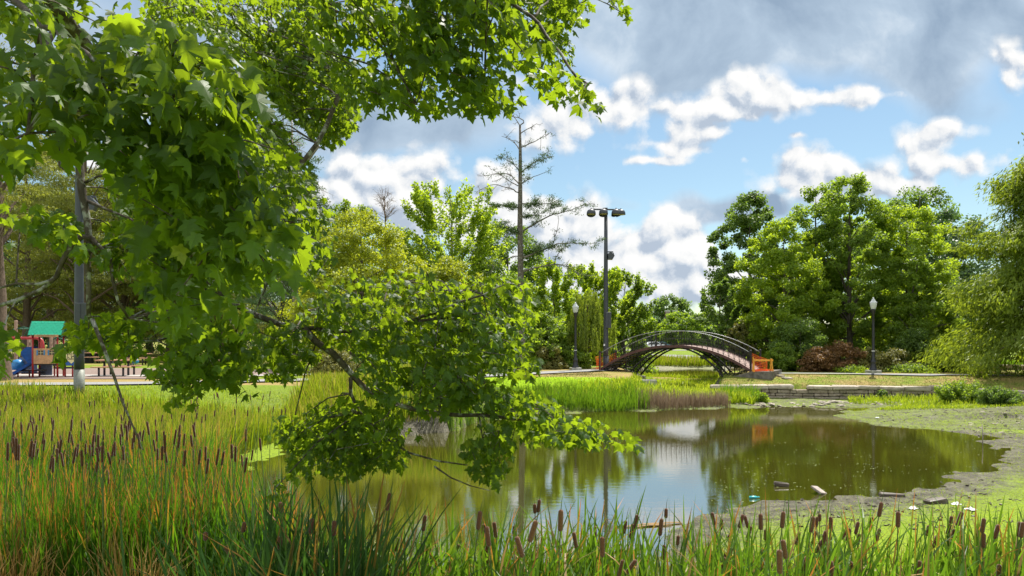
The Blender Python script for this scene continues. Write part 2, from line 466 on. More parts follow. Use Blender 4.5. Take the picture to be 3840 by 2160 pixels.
m_ground, nt = new_mat('lawn_mud_and_duckweed')
pos = geo_pos(nt)
n1 = noise(nt, .55, 5, .62, pos); n2 = noise(nt, 3.1, 5, .65, pos); n3 = noise(nt, 24, 3, .7, pos); n4 = noise(nt, 1.1, 5, .7, pos)
grass = ramp(nt, n3, [(.25, (.085, .135, .012)), (.55, (.17, .235, .028)), (.8, (.28, .32, .06))])
lushc = ramp(nt, n3, [(.25, (.14, .26, .006)), (.6, (.27, .43, .012)), (.85, (.42, .52, .03))])
dryc = ramp(nt, n3, [(.25, (.20, .135, .055)), (.6, (.36, .26, .11)), (.85, (.48, .37, .18))])
fa = math_(nt, 'ADD', math_(nt, 'MULTIPLY', n1, .7), math_(nt, 'MULTIPLY', n2, .4))
dm = ramp(nt, math_(nt, 'ADD', fa, math_(nt, 'MULTIPLY_ADD', attr(nt, 'dry'), .45, -.27)), [(.46, 0.), (.62, .9)])
c = mix(nt, dm, grass, dryc)
c = mix(nt, ramp(nt, math_(nt, 'MULTIPLY_ADD', n2, .5, attr(nt, 'lush')), [(.55, 0.), (.95, 1.)]), c, lushc)
mudc = ramp(nt, n2, [(.3, (.035, .031, .02)), (.48, (.10, .092, .058)), (.75, (.21, .195, .13))]); mudc = mix(nt, ramp(nt, noise(nt, 16, 4, .7, pos), [(.40, .75), (.52, 0.)]), mudc, (.03, .027, .017))
mudf = ramp(nt, math_(nt, 'MULTIPLY_ADD', n2, .35, attr(nt, 'mud')), [(.45, 0.), (.75, 1.)])
c = mix(nt, mudf, c, mudc)
dw = ramp(nt, n3, [(.22, (.055, .09, .010)), (.5, (.19, .28, .016)), (.8, (.36, .45, .05))])
wm = math_(nt, 'MULTIPLY_ADD', attr(nt, 'weed'), .62, math_(nt, 'MULTIPLY', n4, .42))
wm = math_(nt, 'MULTIPLY_ADD', n2, .30, wm); wm = math_(nt, 'MULTIPLY_ADD', math_(nt, 'SUBTRACT', noise(nt, 14, 4, .75, pos), .5), 1.2, wm)
wm = math_(nt, 'MULTIPLY', wm, ramp(nt, attr(nt, 'weed'), [(0., 0.), (.08, 1.)]))
weedf = ramp(nt, wm, [(.52, 0.), (.66, .6), (.92, 1.)])
weedf = math_(nt, 'MULTIPLY', weedf, ramp(nt, n3, [(.28, .25), (.5, 1.)]))
c = mix(nt, weedf, c, dw)
rk = ramp(nt, n2, [(.3, (.10, .09, .07)), (.7, (.38, .35, .28))])
c = mix(nt, attr(nt, 'rock'), c, rk)
wetm = math_(nt, 'MULTIPLY', mudf, math_(nt, 'SUBTRACT', 1., weedf))
rough = ramp(nt, math_(nt, 'MULTIPLY', wetm, ramp(nt, n4, [(.35, 1.), (.6, .3)])), [(0., .95), (1., .36)])
p = pbsdf(nt, c, rough, 0, ramp(nt, wetm, [(0., .08), (1., .16)]), bump(nt, math_(nt, 'ADD', n3, n2), .9, .05))
finish(nt, p.outputs[0])
go = link('ground', g, m_ground); tag(go, kind='structure')

# water
m_water, nt = new_mat('pond_water')
pos = geo_pos(nt)
mp = nt.nodes.new('ShaderNodeMapping'); mp.inputs['Scale'].default_value = (1.6, 4.2, 1); nt.links.new(pos, mp.inputs[0])
w1 = noise(nt, 1.3, 3, .5, mp.outputs[0]); w2 = noise(nt, .22, 3, .55, pos); w3 = noise(nt, 9, 2, .5, mp.outputs[0])
col = ramp(nt, w2, [(.3, (.030, .031, .004)), (.7, (.055, .052, .006))])
hh = math_(nt, 'ADD', w1, math_(nt, 'MULTIPLY', w3, .22))
p = pbsdf(nt, col, .02, 0, .75, bump(nt, hh, .026, .05)); p.inputs['IOR'].default_value = 4.0
finish(nt, p.outputs[0])
wV = np.array([(-30, 9, 0), (60, 9, 0), (60, 90, 0), (-30, 90, 0)], float)
wo_ = link('pond_water', mesh_np('pond_water', wV, np.array([[0, 1, 2, 3]])), m_water); tag(wo_, kind='structure')

def ribbon(name, line, w, mat, lift=.06, step=.4, zfun=None, label=None):
    pts = []
    for (a, b) in zip(line[:-1], line[1:]):
        L = math.hypot(b[0] - a[0], b[1] - a[1]); k = max(1, int(L / step))
        for i in range(k): pts.append((a[0] + (b[0] - a[0]) * i / k, a[1] + (b[1] - a[1]) * i / k))
    pts.append(line[-1]); pts = np.array(pts, float)
    for _ in range(int(3 / step)):
        pts[1:-1] = (pts[:-2] + 2 * pts[1:-1] + pts[2:]) / 4
    d = np.gradient(pts, axis=0); d = d / np.linalg.norm(d, axis=1, keepdims=True)
    nrm = np.stack([-d[:, 1], d[:, 0]], 1)
    rows = []
    for k in range(5):
        q = pts + nrm * w * (k / 4 - .5)
        z = H(q[:, 0], q[:, 1]) + lift
        rows.append(np.column_stack([q, z]))
    V = np.concatenate(rows); n = len(pts)
    Fs = np.concatenate([np.stack([np.arange(n - 1) + k * n, np.arange(1, n) + k * n, np.arange(1, n) + (k + 1) * n, np.arange(n - 1) + (k + 1) * n], 1)[:, ::-1] for k in range(4)])
    o = link(name, mesh_np(name, V, Fs, None, True), mat); tag(o, kind='structure'); return o
def gravelly(name, a, b, sc=30):
    m, nt = new_mat(name); pos = geo_pos(nt)
    n = noise(nt, sc, 4, .7, pos); n2 = noise(nt, .6, 4, .6, pos)
    c = mix(nt, math_(nt, 'MULTIPLY', n2, .5), ramp(nt, n, [(.3, a), (.7, b)]), tuple(x * .7 for x in a))
    p = pbsdf(nt, c, .9, 0, .2, bump(nt, n, .4, .02)); finish(nt, p.outputs[0]); return m
m_path = gravelly('worn_asphalt_path', (.20, .20, .20), (.34, .34, .335))
m_rubber = gravelly('playground_wood_fibre', (.17, .125, .105), (.30, .23, .20))
ribbon('path', [(-40, 27.4), (-26, 28.7), (-15, 30.2), (-7, 33.6), (-1, 40), (3, 44.3), (6.3, 47.2)], 1.7, m_path)
ribbon('path', [(14.1, 42.7), (16, 42.8), (19, 42.2), (23, 41.3), (32, 39.4), (45, 36.5)], .95, m_path)
ribbon('path', [(2, 112), (12, 104), (17, 92), (21.5, 86.5), (30, 84.5), (44, 86)], 3.2, m_path)
ribbon('path', [(46, 62), (38, 58.5), (34.5, 57.0), (30, 57)], 1.6, m_path)
ribbon('road', [(-60, 128), (0, 128), (60, 128), (140, 128)], 9, gravelly('pale_road', (.34, .33, .31), (.46, .45, .43), 4), .03, 4)
pg = np.array([(-30, 32.6), (-12.4, 33.2), (-9.5, 38), (-10, 49), (-34, 49)], float)
k = 40
def quadsheet(name, c4, n1, n2, mat, lift):
    a, b, c, d = [np.array(q, float) for q in c4]
    s, t = np.meshgrid(np.linspace(0, 1, n1), np.linspace(0, 1, n2))
    q = (a * (1 - s[..., None]) + b * s[..., None]) * (1 - t[..., None]) + (d * (1 - s[..., None]) + c * s[..., None]) * t[..., None]
    q = q.reshape(-1, 2); V = np.column_stack([q, H(q[:, 0], q[:, 1]) + lift])
    i = (np.arange(n2 - 1)[:, None] * n1 + np.arange(n1 - 1)[None, :]).ravel()
    o = link(name, mesh_np(name, V, np.stack([i, i + 1, i + n1 + 1, i + n1], 1), None, True), mat); tag(o, kind='structure'); return o
quadsheet('playground_surface', [(-40, 33.6), (-12.6, 33.9), (-10.5, 44), (-42, 47)], 40, 20, m_rubber, .03)
ribbon('pavement', [(-45, 36.8), (-24, 36.9), (-14, 36.0), (-10, 37.5), (-4, 42)], 1.1, gravelly('pale_concrete_walk', (.36, .34, .31), (.48, .46, .43)), .045)
# ------------------------------------------------------------------ foliage kit
MAPLE = [(0, 0), (.16, -.09), (.42, -.05), (.31, .12), (.48, .22), (.70, .47), (.47, .46), (.25, .49), (.33, .69), (.19, .74), (0, 1.08)]
def leaf_template(fold=.22, curl=.20, twist=0., asym=0.):
    right = MAPLE; left = [(-x, y) for (x, y) in MAPLE[-2:0:-1]]
    out = right + left
    pts = np.array([(0, .34)] + out, float)
    pts[:, 0] *= 1 + asym * np.sign(pts[:, 0]) + .12 * np.sin(np.arange(len(pts)) * 2.3 + asym * 40)
    z = -fold * np.abs(pts[:, 0]) - curl * np.clip(pts[:, 1] - .3, 0, 2) ** 2 + twist * pts[:, 0] * (pts[:, 1] - .3) - .25 * fold * np.abs(pts[:, 0]) ** 3 * 4
    V = np.column_stack([pts[:, 0], pts[:, 1], z]); V[0, 2] = .03
    n = len(out)
    Fs = np.array([(0, 1 + i, 1 + (i + 1) % n) for i in range(n)])
    return V, Fs
def simple_template():
    V = np.array([(0, 0, 0), (.45, .40, -.1), (0, 1.0, -.12), (-.45, .40, -.1)], float)
    return V, np.array([(0, 1, 2, 3)])
def lance_template():
    V = np.array([(0, 0, 0), (.16, .45, 0), (0, 1.0, -.1), (-.16, .45, 0)], float)
    return V, np.array([(0, 1, 2, 3)])
def place_leaves(tpl, pos, tip, nrm, size, tint):
    V, Fs = tpl
    tip = unit(tip); side = unit(np.cross(tip, nrm)); n2 = np.cross(side, tip)
    W = pos[:, None, :] + size[:, None, None] * (V[None, :, 0:1] * side[:, None] + V[None, :, 1:2] * tip[:, None] + V[None, :, 2:3] * n2[:, None])
    n = len(pos); m = len(V)
    FF = (np.arange(n)[:, None, None] * m + Fs[None]).reshape(-1, Fs.shape[1])
    return W.reshape(-1, 3), FF, np.repeat(tint, m)
def rdir(n, r=rng):
    return unit(r.normal(size=(n, 3)))
def join(parts):
    V, Fq, T = [], [], []; b = 0
    for (v, f, t) in parts:
        V.append(v); Fq.append(f + b); T.append(t); b += len(v)
    return np.concatenate(V), np.concatenate(Fq), np.concatenate(T)

LEAF, SIMPLE, LANCE = leaf_template(), simple_template(), lance_template()

LEAVES = [leaf_template(.15, .15, .1, .05), leaf_template(.45, .30, -.25, -.08), leaf_template(.30, .55, .3, .1), leaf_template(.75, .35, .1, -.04), leaf_template(.25, -.12, -.3, .06)]

# ------------------------------------------------------------------ the maple that hangs over the near bank
m_maple = leaf_mat('maple_leaf', (.016, .041, .009), (.049, .098, .015), (.37, .52, .015), .45, .52, .28, (.22, .24, .02), True)
m_mbark = bark_mat('maple_bark', (.085, .07, .055), (.30, .31, .28))
mr = np.random.default_rng(21)
def poly_sample(poly, n):
    poly = np.array(poly, float); lo, hi = poly.min(0), poly.max(0)
    out = np.zeros((0, 2))
    while len(out) < n:
        q = lo + mr.random((n * 2, 2)) * (hi - lo)
        out = np.concatenate([out, q[inside([tuple(p) for p in poly], q[:, 0], q[:, 1])]])
    return out[:n]
def toW(px, py, D):
    return np.column_stack([(px - CX) / F * D, D, CAMZ - (py - HZ) / F * D])

# limbs: pixel paths with their true distance, plus radius in metres at each end
LIMBS = [
 ([(-900, 700, 5.2), (-500, 150, 5.0), (-150, -150, 4.9), (215, -10, 5.2), (245, 70, 5.4), (340, 195, 5.7), (460, 400, 6.1), (545, 600, 6.5), (590, 830, 6.9), (690, 990, 7.2), (775, 1078, 7.4), (855, 1142, 7.5), (944, 1182, 7.6), (1058, 1242, 7.7), (1118, 1217, 7.7), (1192, 1227, 7.7), (1250, 1252, 7.7), (1300, 1254, 7.7), (1420, 1222, 7.7), (1528, 1212, 7.7), (1640, 1196, 7.7), (1760, 1180, 7.7)], .10, .012),
 ([(1528, 1212, 7.7), (1578, 1182, 7.7), (1712, 1150, 7.8), (1807, 1088, 7.9), (1900, 1060, 8)], .025, .008),
 ([(1138, 1230, 7.7), (1188, 1277, 7.7), (1250, 1330, 7.6), (1300, 1370, 7.5), (1325, 1440, 7.5), (1420, 1500, 7.5), (1560, 1540, 7.5), (1727, 1557, 7.5), (1797, 1557, 7.5), (1951, 1574, 7.5), (2150, 1600, 7.6), (2280, 1640, 7.6)], .04, .007),
 ([(1315, 1415, 7.5), (1300, 1490, 7.5), (1380, 1600, 7.6), (1538, 1698, 7.6), (1628, 1748, 7.6), (1752, 1738, 7.6)], .022, .007),
 ([(1628, 1748, 7.6), (1690, 1800, 7.6), (1760, 1822, 7.6), (1840, 1840, 7.6)], .010, .004),
 ([(1797, 1557, 7.5), (1830, 1532, 7.5), (1900, 1530, 7.5), (2000, 1540, 7.5)], .014, .006),
 ([(1797, 1560, 7.5), (1790, 1640, 7.5), (1840, 1720, 7.5)], .010, .005),
 ([(-40, -200, 5.2), (150, 100, 5.4), (262, 447, 5.5), (283, 596, 5.5), (318, 720, 5.5), (323, 834, 5.5), (343, 894, 5.5), (323, 958, 5.5), (328, 1068, 5.5), (345, 1195, 5.5)], .055, .016),
 ([(345, 1195, 5.5), (400, 1290, 5.5), (442, 1440, 5.5), (467, 1515, 5.5), (487, 1590, 5.5), (526, 1690, 5.5)], .016, .005),
 ([(467, 1515, 5.5), (455, 1545, 5.5), (458, 1580, 5.5)], .006, .003),
 ([(343, 894, 5.5), (290, 870, 5.5), (258, 900, 5.5), (243, 998, 5.5), (209, 1043, 5.5), (169, 1093, 5.5), (90, 1142, 5.5), (-60, 1165, 5.5)], .024, .014),
 ([(200, 1050, 5.5), (150, 1078, 5.5), (90, 1062, 5.5), (-40, 1080, 5.5)], .014, .008),
 ([(330, 755, 5.5), (380, 775, 5.5), (477, 835, 5.5), (560, 870, 5.5)], .014, .006),
 ([(318, 700, 5.5), (292, 688, 5.5), (248, 665, 5.5), (240, 630, 5.5), (220, 585, 5.5)], .013, .007),
 ([(318, 685, 5.5), (360, 665, 5.5), (410, 650, 5.5)], .011, .006),
 ([(343, 894, 5.5), (375, 915, 5.5), (420, 960, 5.5), (425, 1060, 5.5), (440, 1120, 5.5), (480, 1190, 5.6)], .018, .009),
 ([(775, 1078, 7.4), (740, 1190, 7.2), (700, 1290, 7.0), (560, 1300, 6.8), (380, 1280, 6.6)], .022, .007),
 ([(944, 1182, 7.6), (900, 1330, 7.3), (800, 1430, 7.2), (690, 1470, 7.1)], .02, .007),
 ([(-150, -150, 4.9), (200, 120, 3.9), (520, 330, 3.4), (760, 540, 3.4), (960, 780, 3.5), (1080, 960, 3.6)], .03, .007),
 ([(200, 120, 3.9), (120, 300, 3.3), (100, 480, 3.1)], .02, .006),
 ([(-150, -150, 4.9), (300, -500, 6.5), (900, -420, 8), (1500, -250, 8), (2000, 60, 7.0), (2200, 330, 6.2)], .07, .010),
 ([(1500, -250, 8), (1620, 60, 6.6), (1720, 260, 6.2), (1800, 380, 6.0)], .03, .008),
 ([(900, -420, 8), (1250, 40, 6.6), (1480, 220, 6.2), (1560, 400, 6.0)], .035, .008),
 ([(-500, 150, 5.0), (-100, -500, 9), (400, -300, 12), (560, 0, 12), (580, 140, 12), (620, 300, 12)], .10, .02),
 ([(400, -300, 12), (900, -200, 12), (960, 60, 12), (965, 160, 12), (925, 280, 12)], .06, .015),
 ([(900, -200, 12), (1060, 120, 12), (1180, 220, 12), (1230, 330, 12)], .04, .012),
 ([(1300, 300, 9.5), (1200, 530, 9.4), (1140, 600, 9.3), (1000, 760, 9.2), (900, 880, 9)], .03, .03),
 ([(2000, 60, 7.0), (2100, -40, 8), (2260, 0, 8.5), (2330, 50, 8.5)], .014, .005),
]
trunk = MB(); trunk_pts = []
TX, TY = -5.6, 4.2
tz = float(H(TX, TY))
def resample(pts, step):
    out = []
    for a, b in zip(pts[:-1], pts[1:]):
        a, b = np.array(a), np.array(b); k = max(1, int(np.linalg.norm(b - a) / step))
        for i in range(k): out.append(a + (b - a) * i / k)
    out.append(np.array(pts[-1])); out = np.array(out)
    for _ in range(2): out[1:-1] = (out[:-2] + 2 * out[1:-1] + out[2:]) / 4
    return out
trunk.tube([(TX - .1, TY - .1, tz - .4), (TX, TY, tz + .2), (TX - .02, TY, 2.6), (TX + .1, TY + .1, 3.9), P(-900, 700, 5.2)], [.42, .33, .27, .23, .16], 10)
trunk.tube([(TX + .1, TY + .1, 3.6), (TX + .0, TY + .5, 5.5), (TX + .4, TY + 1.0, 8), (TX + 1.0, TY + 1.6, 10.5)], [.2, .17, .12, .05], 9)
for (pp, r0, r1) in LIMBS:
    w = resample([P(*q) for q in pp], .18)
    jj = mr.normal(size=w.shape) * .012; jj[0] = 0
    w = w + jj
    rr = [r0 + (r1 - r0) * (i / (len(w) - 1)) ** .8 for i in range(len(w))]
    trunk.tube([tuple(q) for q in w], rr, 6)
    trunk_pts.append(np.column_stack([w, rr]))
TP = np.concatenate(trunk_pts)

# leafy masses: outline in the picture, nearest and farthest distance, sprays, leaf size, flow direction (dx, dz) of the drooping twigs
MASSES = [
 # near drooping mass, upper left
 ([(-120, 90), (0, 105), (250, 55), (420, 65), (640, 130), (820, 220), (930, 310), (960, 400), (905, 505), (930, 600), (800, 760), (640, 700), (560, 620), (480, 640), (430, 560), (360, 540), (330, 470), (-120, 470)], 2.9, 4.0, 92, .125, (.8, -.5)),
 ([(-120, 430), (60, 460), (200, 450), (280, 500), (250, 590), (150, 560), (90, 600), (-120, 560)], 2.8, 3.3, 14, .14, (.3, -.8)),
 ([(-60, 560), (25, 540), (40, 620), (0, 640), (-60, 660)], 2.8, 3.1, 3, .14, (.3, -.6)),
 ([(380, 590), (560, 560), (700, 640), (900, 580), (1010, 760), (1130, 900), (1190, 1010), (1110, 1090), (1010, 1040), (950, 1010), (890, 1180), (800, 1200), (700, 1120), (560, 1120), (520, 1000), (500, 880), (600, 800), (430, 700)], 3.3, 4.3, 80, .12, (.75, -.7)),
 ([(560, 1080), (700, 1090), (930, 1170), (910, 1270), (800, 1200), (700, 1230), (590, 1180)], 3.4, 3.9, 14, .125, (.3, -.9)),
 # mid mass behind it
 ([(850, 420), (1000, 470), (1090, 600), (1180, 700), (1245, 800), (1250, 930), (1230, 1010), (1120, 1060), (1000, 980), (900, 800), (800, 560)], 6.5, 8.5, 85, .115, (.5, -.5)),
 ([(430, 480), (560, 480), (900, 800), (1000, 1000), (900, 1150), (640, 1100), (520, 900), (400, 700)], 5.5, 8.0, 60, .115, (.4, -.6)),
 # upper centre, far side of the crown
 ([(660, 0), (1250, -60), (1240, 160), (1290, 260), (1330, 400), (1320, 480), (1290, 520), (1240, 470), (1180, 500), (1060, 410), (960, 330), (950, 250), (860, 200), (760, 110), (660, 120)], 9.5, 12.5, 330, .12, (.5, -.5)),
 ([(540, 0), (680, -30), (690, 110), (600, 120), (545, 60)], 10.5, 12.5, 30, .12, (.3, -.5)),
 ([(1150, 420), (1330, 380), (1345, 450), (1280, 530), (1240, 560), (1170, 520)], 9.5, 11, 30, .12, (.4, -.7)),
 ([(930, 430), (1020, 440), (1090, 520), (1180, 660), (1130, 720), (1050, 700), (940, 580)], 9, 10.5, 60, .115, (.5, -.5)),
 ([(0, -60), (520, -60), (360, 20), (250, 60), (0, 100)], 4.5, 6.5, 40, .12, (.4, -.4)),
 ([(340, 90), (420, 40), (470, 30), (520, 90), (500, 110), (400, 110)], 4.3, 5, 7, .12, (.4, -.4)),
 # upper right, near
 ([(1160, 60), (1240, -80), (1850, -80), (1900, 60), (2010, 150), (2110, 240), (2190, 300), (2235, 400), (2200, 410), (2130, 370), (2060, 390), (1980, 370), (1880, 425), (1800, 440), (1700, 395), (1600, 440), (1500, 405), (1400, 430), (1320, 410), (1290, 330), (1250, 240), (1180, 160)], 5.3, 7.0, 215, .125, (.7, -.6)),
 ([(2120, 330), (2200, 330), (2245, 420), (2225, 450), (2180, 400)], 5.7, 6.1, 6, .125, (.6, -1.)),
 # upper right, farther
 ([(1780, -80), (2240, -80), (2215, 30), (2190, 90), (2150, 70), (2140, 110), (2160, 200), (2160, 250), (2090, 230), (1960, 130), (1850, 40)], 7.6, 9.5, 130, .12, (.6, -.6)),
 ([(2290, -20), (2330, 10), (2360, 80), (2330, 95), (2300, 40)], 8.3, 8.7, 5, .12, (.6, -1.)),
 # left hanging sprays
 ([(-80, 815), (100, 785), (240, 815), (315, 855), (320, 900), (280, 920), (180, 920), (90, 890), (-80, 915)], 5.2, 5.9, 24, .125, (.6, -.55)),
 ([(230, 890), (330, 880), (290, 960), (250, 950)], 5.3, 5.6, 5, .125, (.2, -1.)),
 ([(355, 940), (425, 885), (530, 920), (560, 1010), (520, 1060), (440, 1040), (370, 960)], 5.2, 5.9, 14, .125, (.4, -.8)),
 ([(420, 860), (600, 860), (640, 980), (540, 960)], 5.6, 6.4, 12, .12, (.4, -.8)),
 ([(-60, 1235), (45, 1270), (45, 1330), (30, 1370), (-60, 1385)], 4.8, 5.3, 8, .125, (.3, -.8)),
 # low left sprays
 ([(280, 1310), (260, 1240), (340, 1200), (520, 1180), (620, 1140), (760, 1180), (900, 1210), (960, 1250), (960, 1400), (900, 1440), (760, 1420), (640, 1400), (520, 1370), (420, 1340), (330, 1290), (260, 1310)], 5.9, 7.4, 85, .12, (-.2, -.6)),
 ([(520, 1440), (600, 1370), (760, 1380), (900, 1390), (960, 1430), (940, 1510), (860, 1450), (760, 1460), (700, 1520), (630, 1530), (670, 1470), (590, 1420)], 6.6, 7.5, 42, .12, (-.3, -.8)),
 ([(215, 1358), (255, 1250), (350, 1195), (470, 1190), (480, 1290), (340, 1285), (270, 1320)], 5.5, 6.3, 30, .125, (-.5, -.5)),
 # main low spray
 ([(1130, 1190), (1220, 1090), (1310, 1005), (1370, 1045), (1429, 1055), (1494, 1020), (1628, 1015), (1700, 1070), (1777, 1020), (1852, 1045), (1970, 1030), (2040, 1098), (2030, 1170), (1990, 1200), (2000, 1250), (1940, 1260), (1960, 1300), (2030, 1335), (2030, 1385), (1970, 1420), (1900, 1400), (1740, 1370), (1560, 1330), (1400, 1320), (1280, 1310), (1180, 1290)], 6.9, 8.9, 240, .12, (.6, -.45)),
 ([(1330, 1310), (1560, 1330), (1760, 1370), (1960, 1420), (1985, 1470), (1850, 1490), (1700, 1560), (1500, 1560), (1350, 1480)], 6.9, 8.6, 100, .12, (.5, -.5)),
 ([(960, 1230), (1140, 1230), (1200, 1330), (1160, 1400), (1040, 1430), (950, 1380)], 7, 8, 34, .12, (.1, -.6)),
 ([(975, 1625), (1010, 1570), (1080, 1590), (1160, 1530), (1300, 1510), (1480, 1550), (1640, 1560), (1680, 1600), (1640, 1645), (1580, 1700), (1560, 1745), (1490, 1785), (1380, 1760), (1300, 1790), (1210, 1770), (1120, 1800), (1050, 1780), (1075, 1720), (1090, 1660), (1020, 1650)], 7.2, 8.4, 140, .118, (-.1, -.8)),
 ([(1010, 1850), (1060, 1800), (1110, 1810), (1080, 1850), (1030, 1880)], 7.2, 7.7, 4, .115, (-.2, -1.)),
 ([(1720, 1690), (1790, 1620), (1850, 1590), (1950, 1610), (1950, 1660), (1900, 1720), (1890, 1770), (1860, 1810), (1790, 1810), (1775, 1760), (1790, 1720)], 7.2, 7.9, 32, .118, (.0, -1.)),
 ([(1767, 1500), (1840, 1475), (2000, 1490), (2125, 1530), (2290, 1565), (2345, 1600), (2400, 1668), (2300, 1675), (2140, 1670), (2050, 1655), (1980, 1665), (1940, 1600), (1830, 1560)], 7.0, 8.1, 62, .12, (.7, -.5)),
]
# the rest of the crown above and to the left of the picture: it throws the shade
ABOVE = [((-1.4, 5.3, 7.0), (2.9, 1.7, 1.0), 170), ((-1.2, 9.2, 9.6), (2.2, 1.6, .8), 45), ((-6, 5.5, 7.5), (2.6, 3, 2.6), 90), ((-4, 9, 9.6), (3.6, 3, 1.4), 80), ((-5.5, 3.2, 5.6), (1.8, 1.6, 1.8), 40)]
parts = []; twigs = MB()
SZ, COV_NEAR, COV_MID, COV_FAR = .74, 7.6, 5.3, 8.0
def spray(C, flow, size, k, out, hang=.5):
    """k leaves on a drooping twig: tip points along flow, leaf tips fan out and hang"""
    n = len(C)
    fl = np.array([flow[0], 0, flow[1]])
    o = unit(fl[None] + mr.normal(size=(n, 3)) * np.array([.45, .55, .25]))
    N = n * k
    oo = np.repeat(o, k, 0); cc = np.repeat(C, k, 0)
    t = mr.random(N)
    pos = cc + oo * ((t - .6) * .55 * size / .12)[:, None] + mr.normal(size=(N, 3)) * np.array([.10, .12, .055]) * (size / .12)
    rad = rdir(N, mr); rad[:, 2] *= .35
    tip = unit(oo * .75 + rad * .75 + np.array([0, 0, -1.]) * (hang * (.5 + 1.2 * mr.random(N)))[:, None])
    nrm = unit(np.array([0, 0, 1.]) + mr.normal(size=(N, 3)) * .34 + oo * .25)
    sz = size * (.62 + .55 * mr.random(N)) 
    tint = np.clip(.25 + .35 * np.repeat(mr.random(n), k) + .38 * mr.random(N), 0, .97)
    tint = np.where(mr.random(N) < .012, 1., np.minimum(tint, .92))
    kk = mr.integers(0, len(LEAVES), N); pp_ = []
    for q in range(len(LEAVES)):
        m_ = kk == q
        if m_.any(): pp_.append(place_leaves(LEAVES[q], pos[m_], tip[m_], nrm[m_], sz[m_], tint[m_]))
    out.append(join(pp_))
    return o
def parea(p):
    p = np.array(p, float); x, y = p[:, 0], p[:, 1]
    return abs(np.dot(x, np.roll(y, -1)) - np.dot(y, np.roll(x, -1))) / 2
for (poly, d0, d1, ns, size, flow) in MASSES:
    size = size * (SZ if d1 < 4.5 else SZ * 1.04); dm_ = (d0 + d1) / 2
    leafpx = .5 * (1.25 * size * .9 * F / dm_) ** 2
    cov = COV_NEAR if d1 < 4.5 else (COV_FAR if d0 > 9 else COV_MID)
    k = 9
    ns = max(3, int(cov * parea(poly) / leafpx / k))
    nb = max(2, int(ns / 5))
    fl = unit(np.array([flow[0], 0, flow[1]]))
    bl = .105 * dm_ + .1                              # length of a leafy bough
    pl = [tuple(p) for p in poly]
    got = []
    tries = 0
    while sum(len(g) for g in got) < ns and tries < 400:
        tries += 1
        q = poly_sample(poly, 1)[0]; D = d0 + (d1 - d0) * mr.random()
        c0 = toW(q[:1], q[1:], np.array([D]))[0]
        dd = unit(fl + mr.normal(size=3) * np.array([.35, .55, .18]))
        m = 9
        cc = c0 + dd * (np.linspace(-.5, .5, m) * bl)[:, None] + mr.normal(size=(m, 3)) * np.array([.07, .10, .026]) * (.4 + .1 * dm_)
        cc[:, 2] -= (np.linspace(0, 1, m) ** 2) * .10 * bl
        u = CX + F * cc[:, 0] / cc[:, 1]; v = HZ - F * (cc[:, 2] - CAMZ) / cc[:, 1]
        cc = cc[inside(pl, u, v) & (cc[:, 1] > 2.4)]
        if len(cc): got.append(cc)
        if len(cc) > 1:
            d2 = ((TP[:, :3] - cc[0]) ** 2).sum(1); j = int(np.argmin(d2)); L = math.sqrt(d2[j])
            a_ = TP[j, :3] if L < 1.6 else cc[0] - dd * .35
            chain = [tuple(a_), tuple((a_ + cc[0]) / 2 + np.array([0, 0, .07 * min(L, 1.5)]))] + [tuple(p) for p in cc]
            rr_ = list(np.linspace(min(.013, .005 + .004 * L), .0022, len(chain)))
            twigs.tube(chain, rr_, 4, False)
    C = np.concatenate(got)
    k0 = len(parts)
    spray(C, flow, size, k, parts, .95 if d1 < 4.5 else .50)
    V_, F_, T_ = parts[k0]
    V3 = V_.reshape(-1, 21, 3); cen = V3.mean(1)
    u = CX + F * cen[:, 0] / cen[:, 1]; v = HZ - F * (cen[:, 2] - CAMZ) / cen[:, 1]
    lim = .5 * size * F / cen[:, 1]
    ok = (inside(pl, u, v) | (pdist(pl, u, v) < lim)) & (cen[:, 1] > 2.3)
    V3 = V3[ok]; T3 = T_.reshape(-1, 21)[ok]
    n_ = len(V3)
    FF = (np.arange(n_)[:, None, None] * 21 + LEAF[1][None]).reshape(-1, 3)
    parts[k0] = (V3.reshape(-1, 3), FF, T3.ravel())
for (c, r, ns) in ABOVE:
    C = np.array(c) + rdir(ns, mr) * (mr.random((ns, 1)) ** .4) * np.array(r)
    keep = (CX + F * C[:, 0] / C[:, 1] < -90) | (HZ - F * (C[:, 2] - CAMZ - .25) / C[:, 1] < -60)
    spray(C[keep], (.4, -.5), .125, 14, parts)
Vv, Ff, Tt = join(parts)
maple = empty('maple_tree', (TX, TY, tz))
tag(maple, 'large near maple with lobed leaves and lichened limbs hanging in from the left', 'tree')
def child_at(name, me, mat, root):
    o = link(name, me, mat, root); o.matrix_parent_inverse = root.matrix_basis.inverted(); return o
def fix(o, root):
    bpy.context.view_layer.update()
    o.matrix_parent_inverse = root.matrix_basis.inverted(); return o
child_at('crown', mesh_np('maple_crown', Vv, Ff, {'tint': Tt}), m_maple, maple)
trunk.add(twigs.v, twigs.f); tm = trunk.mesh('maple_trunk'); child_at('trunk', tm, m_mbark, maple)
print('maple leaves', len(Tt) // 21)
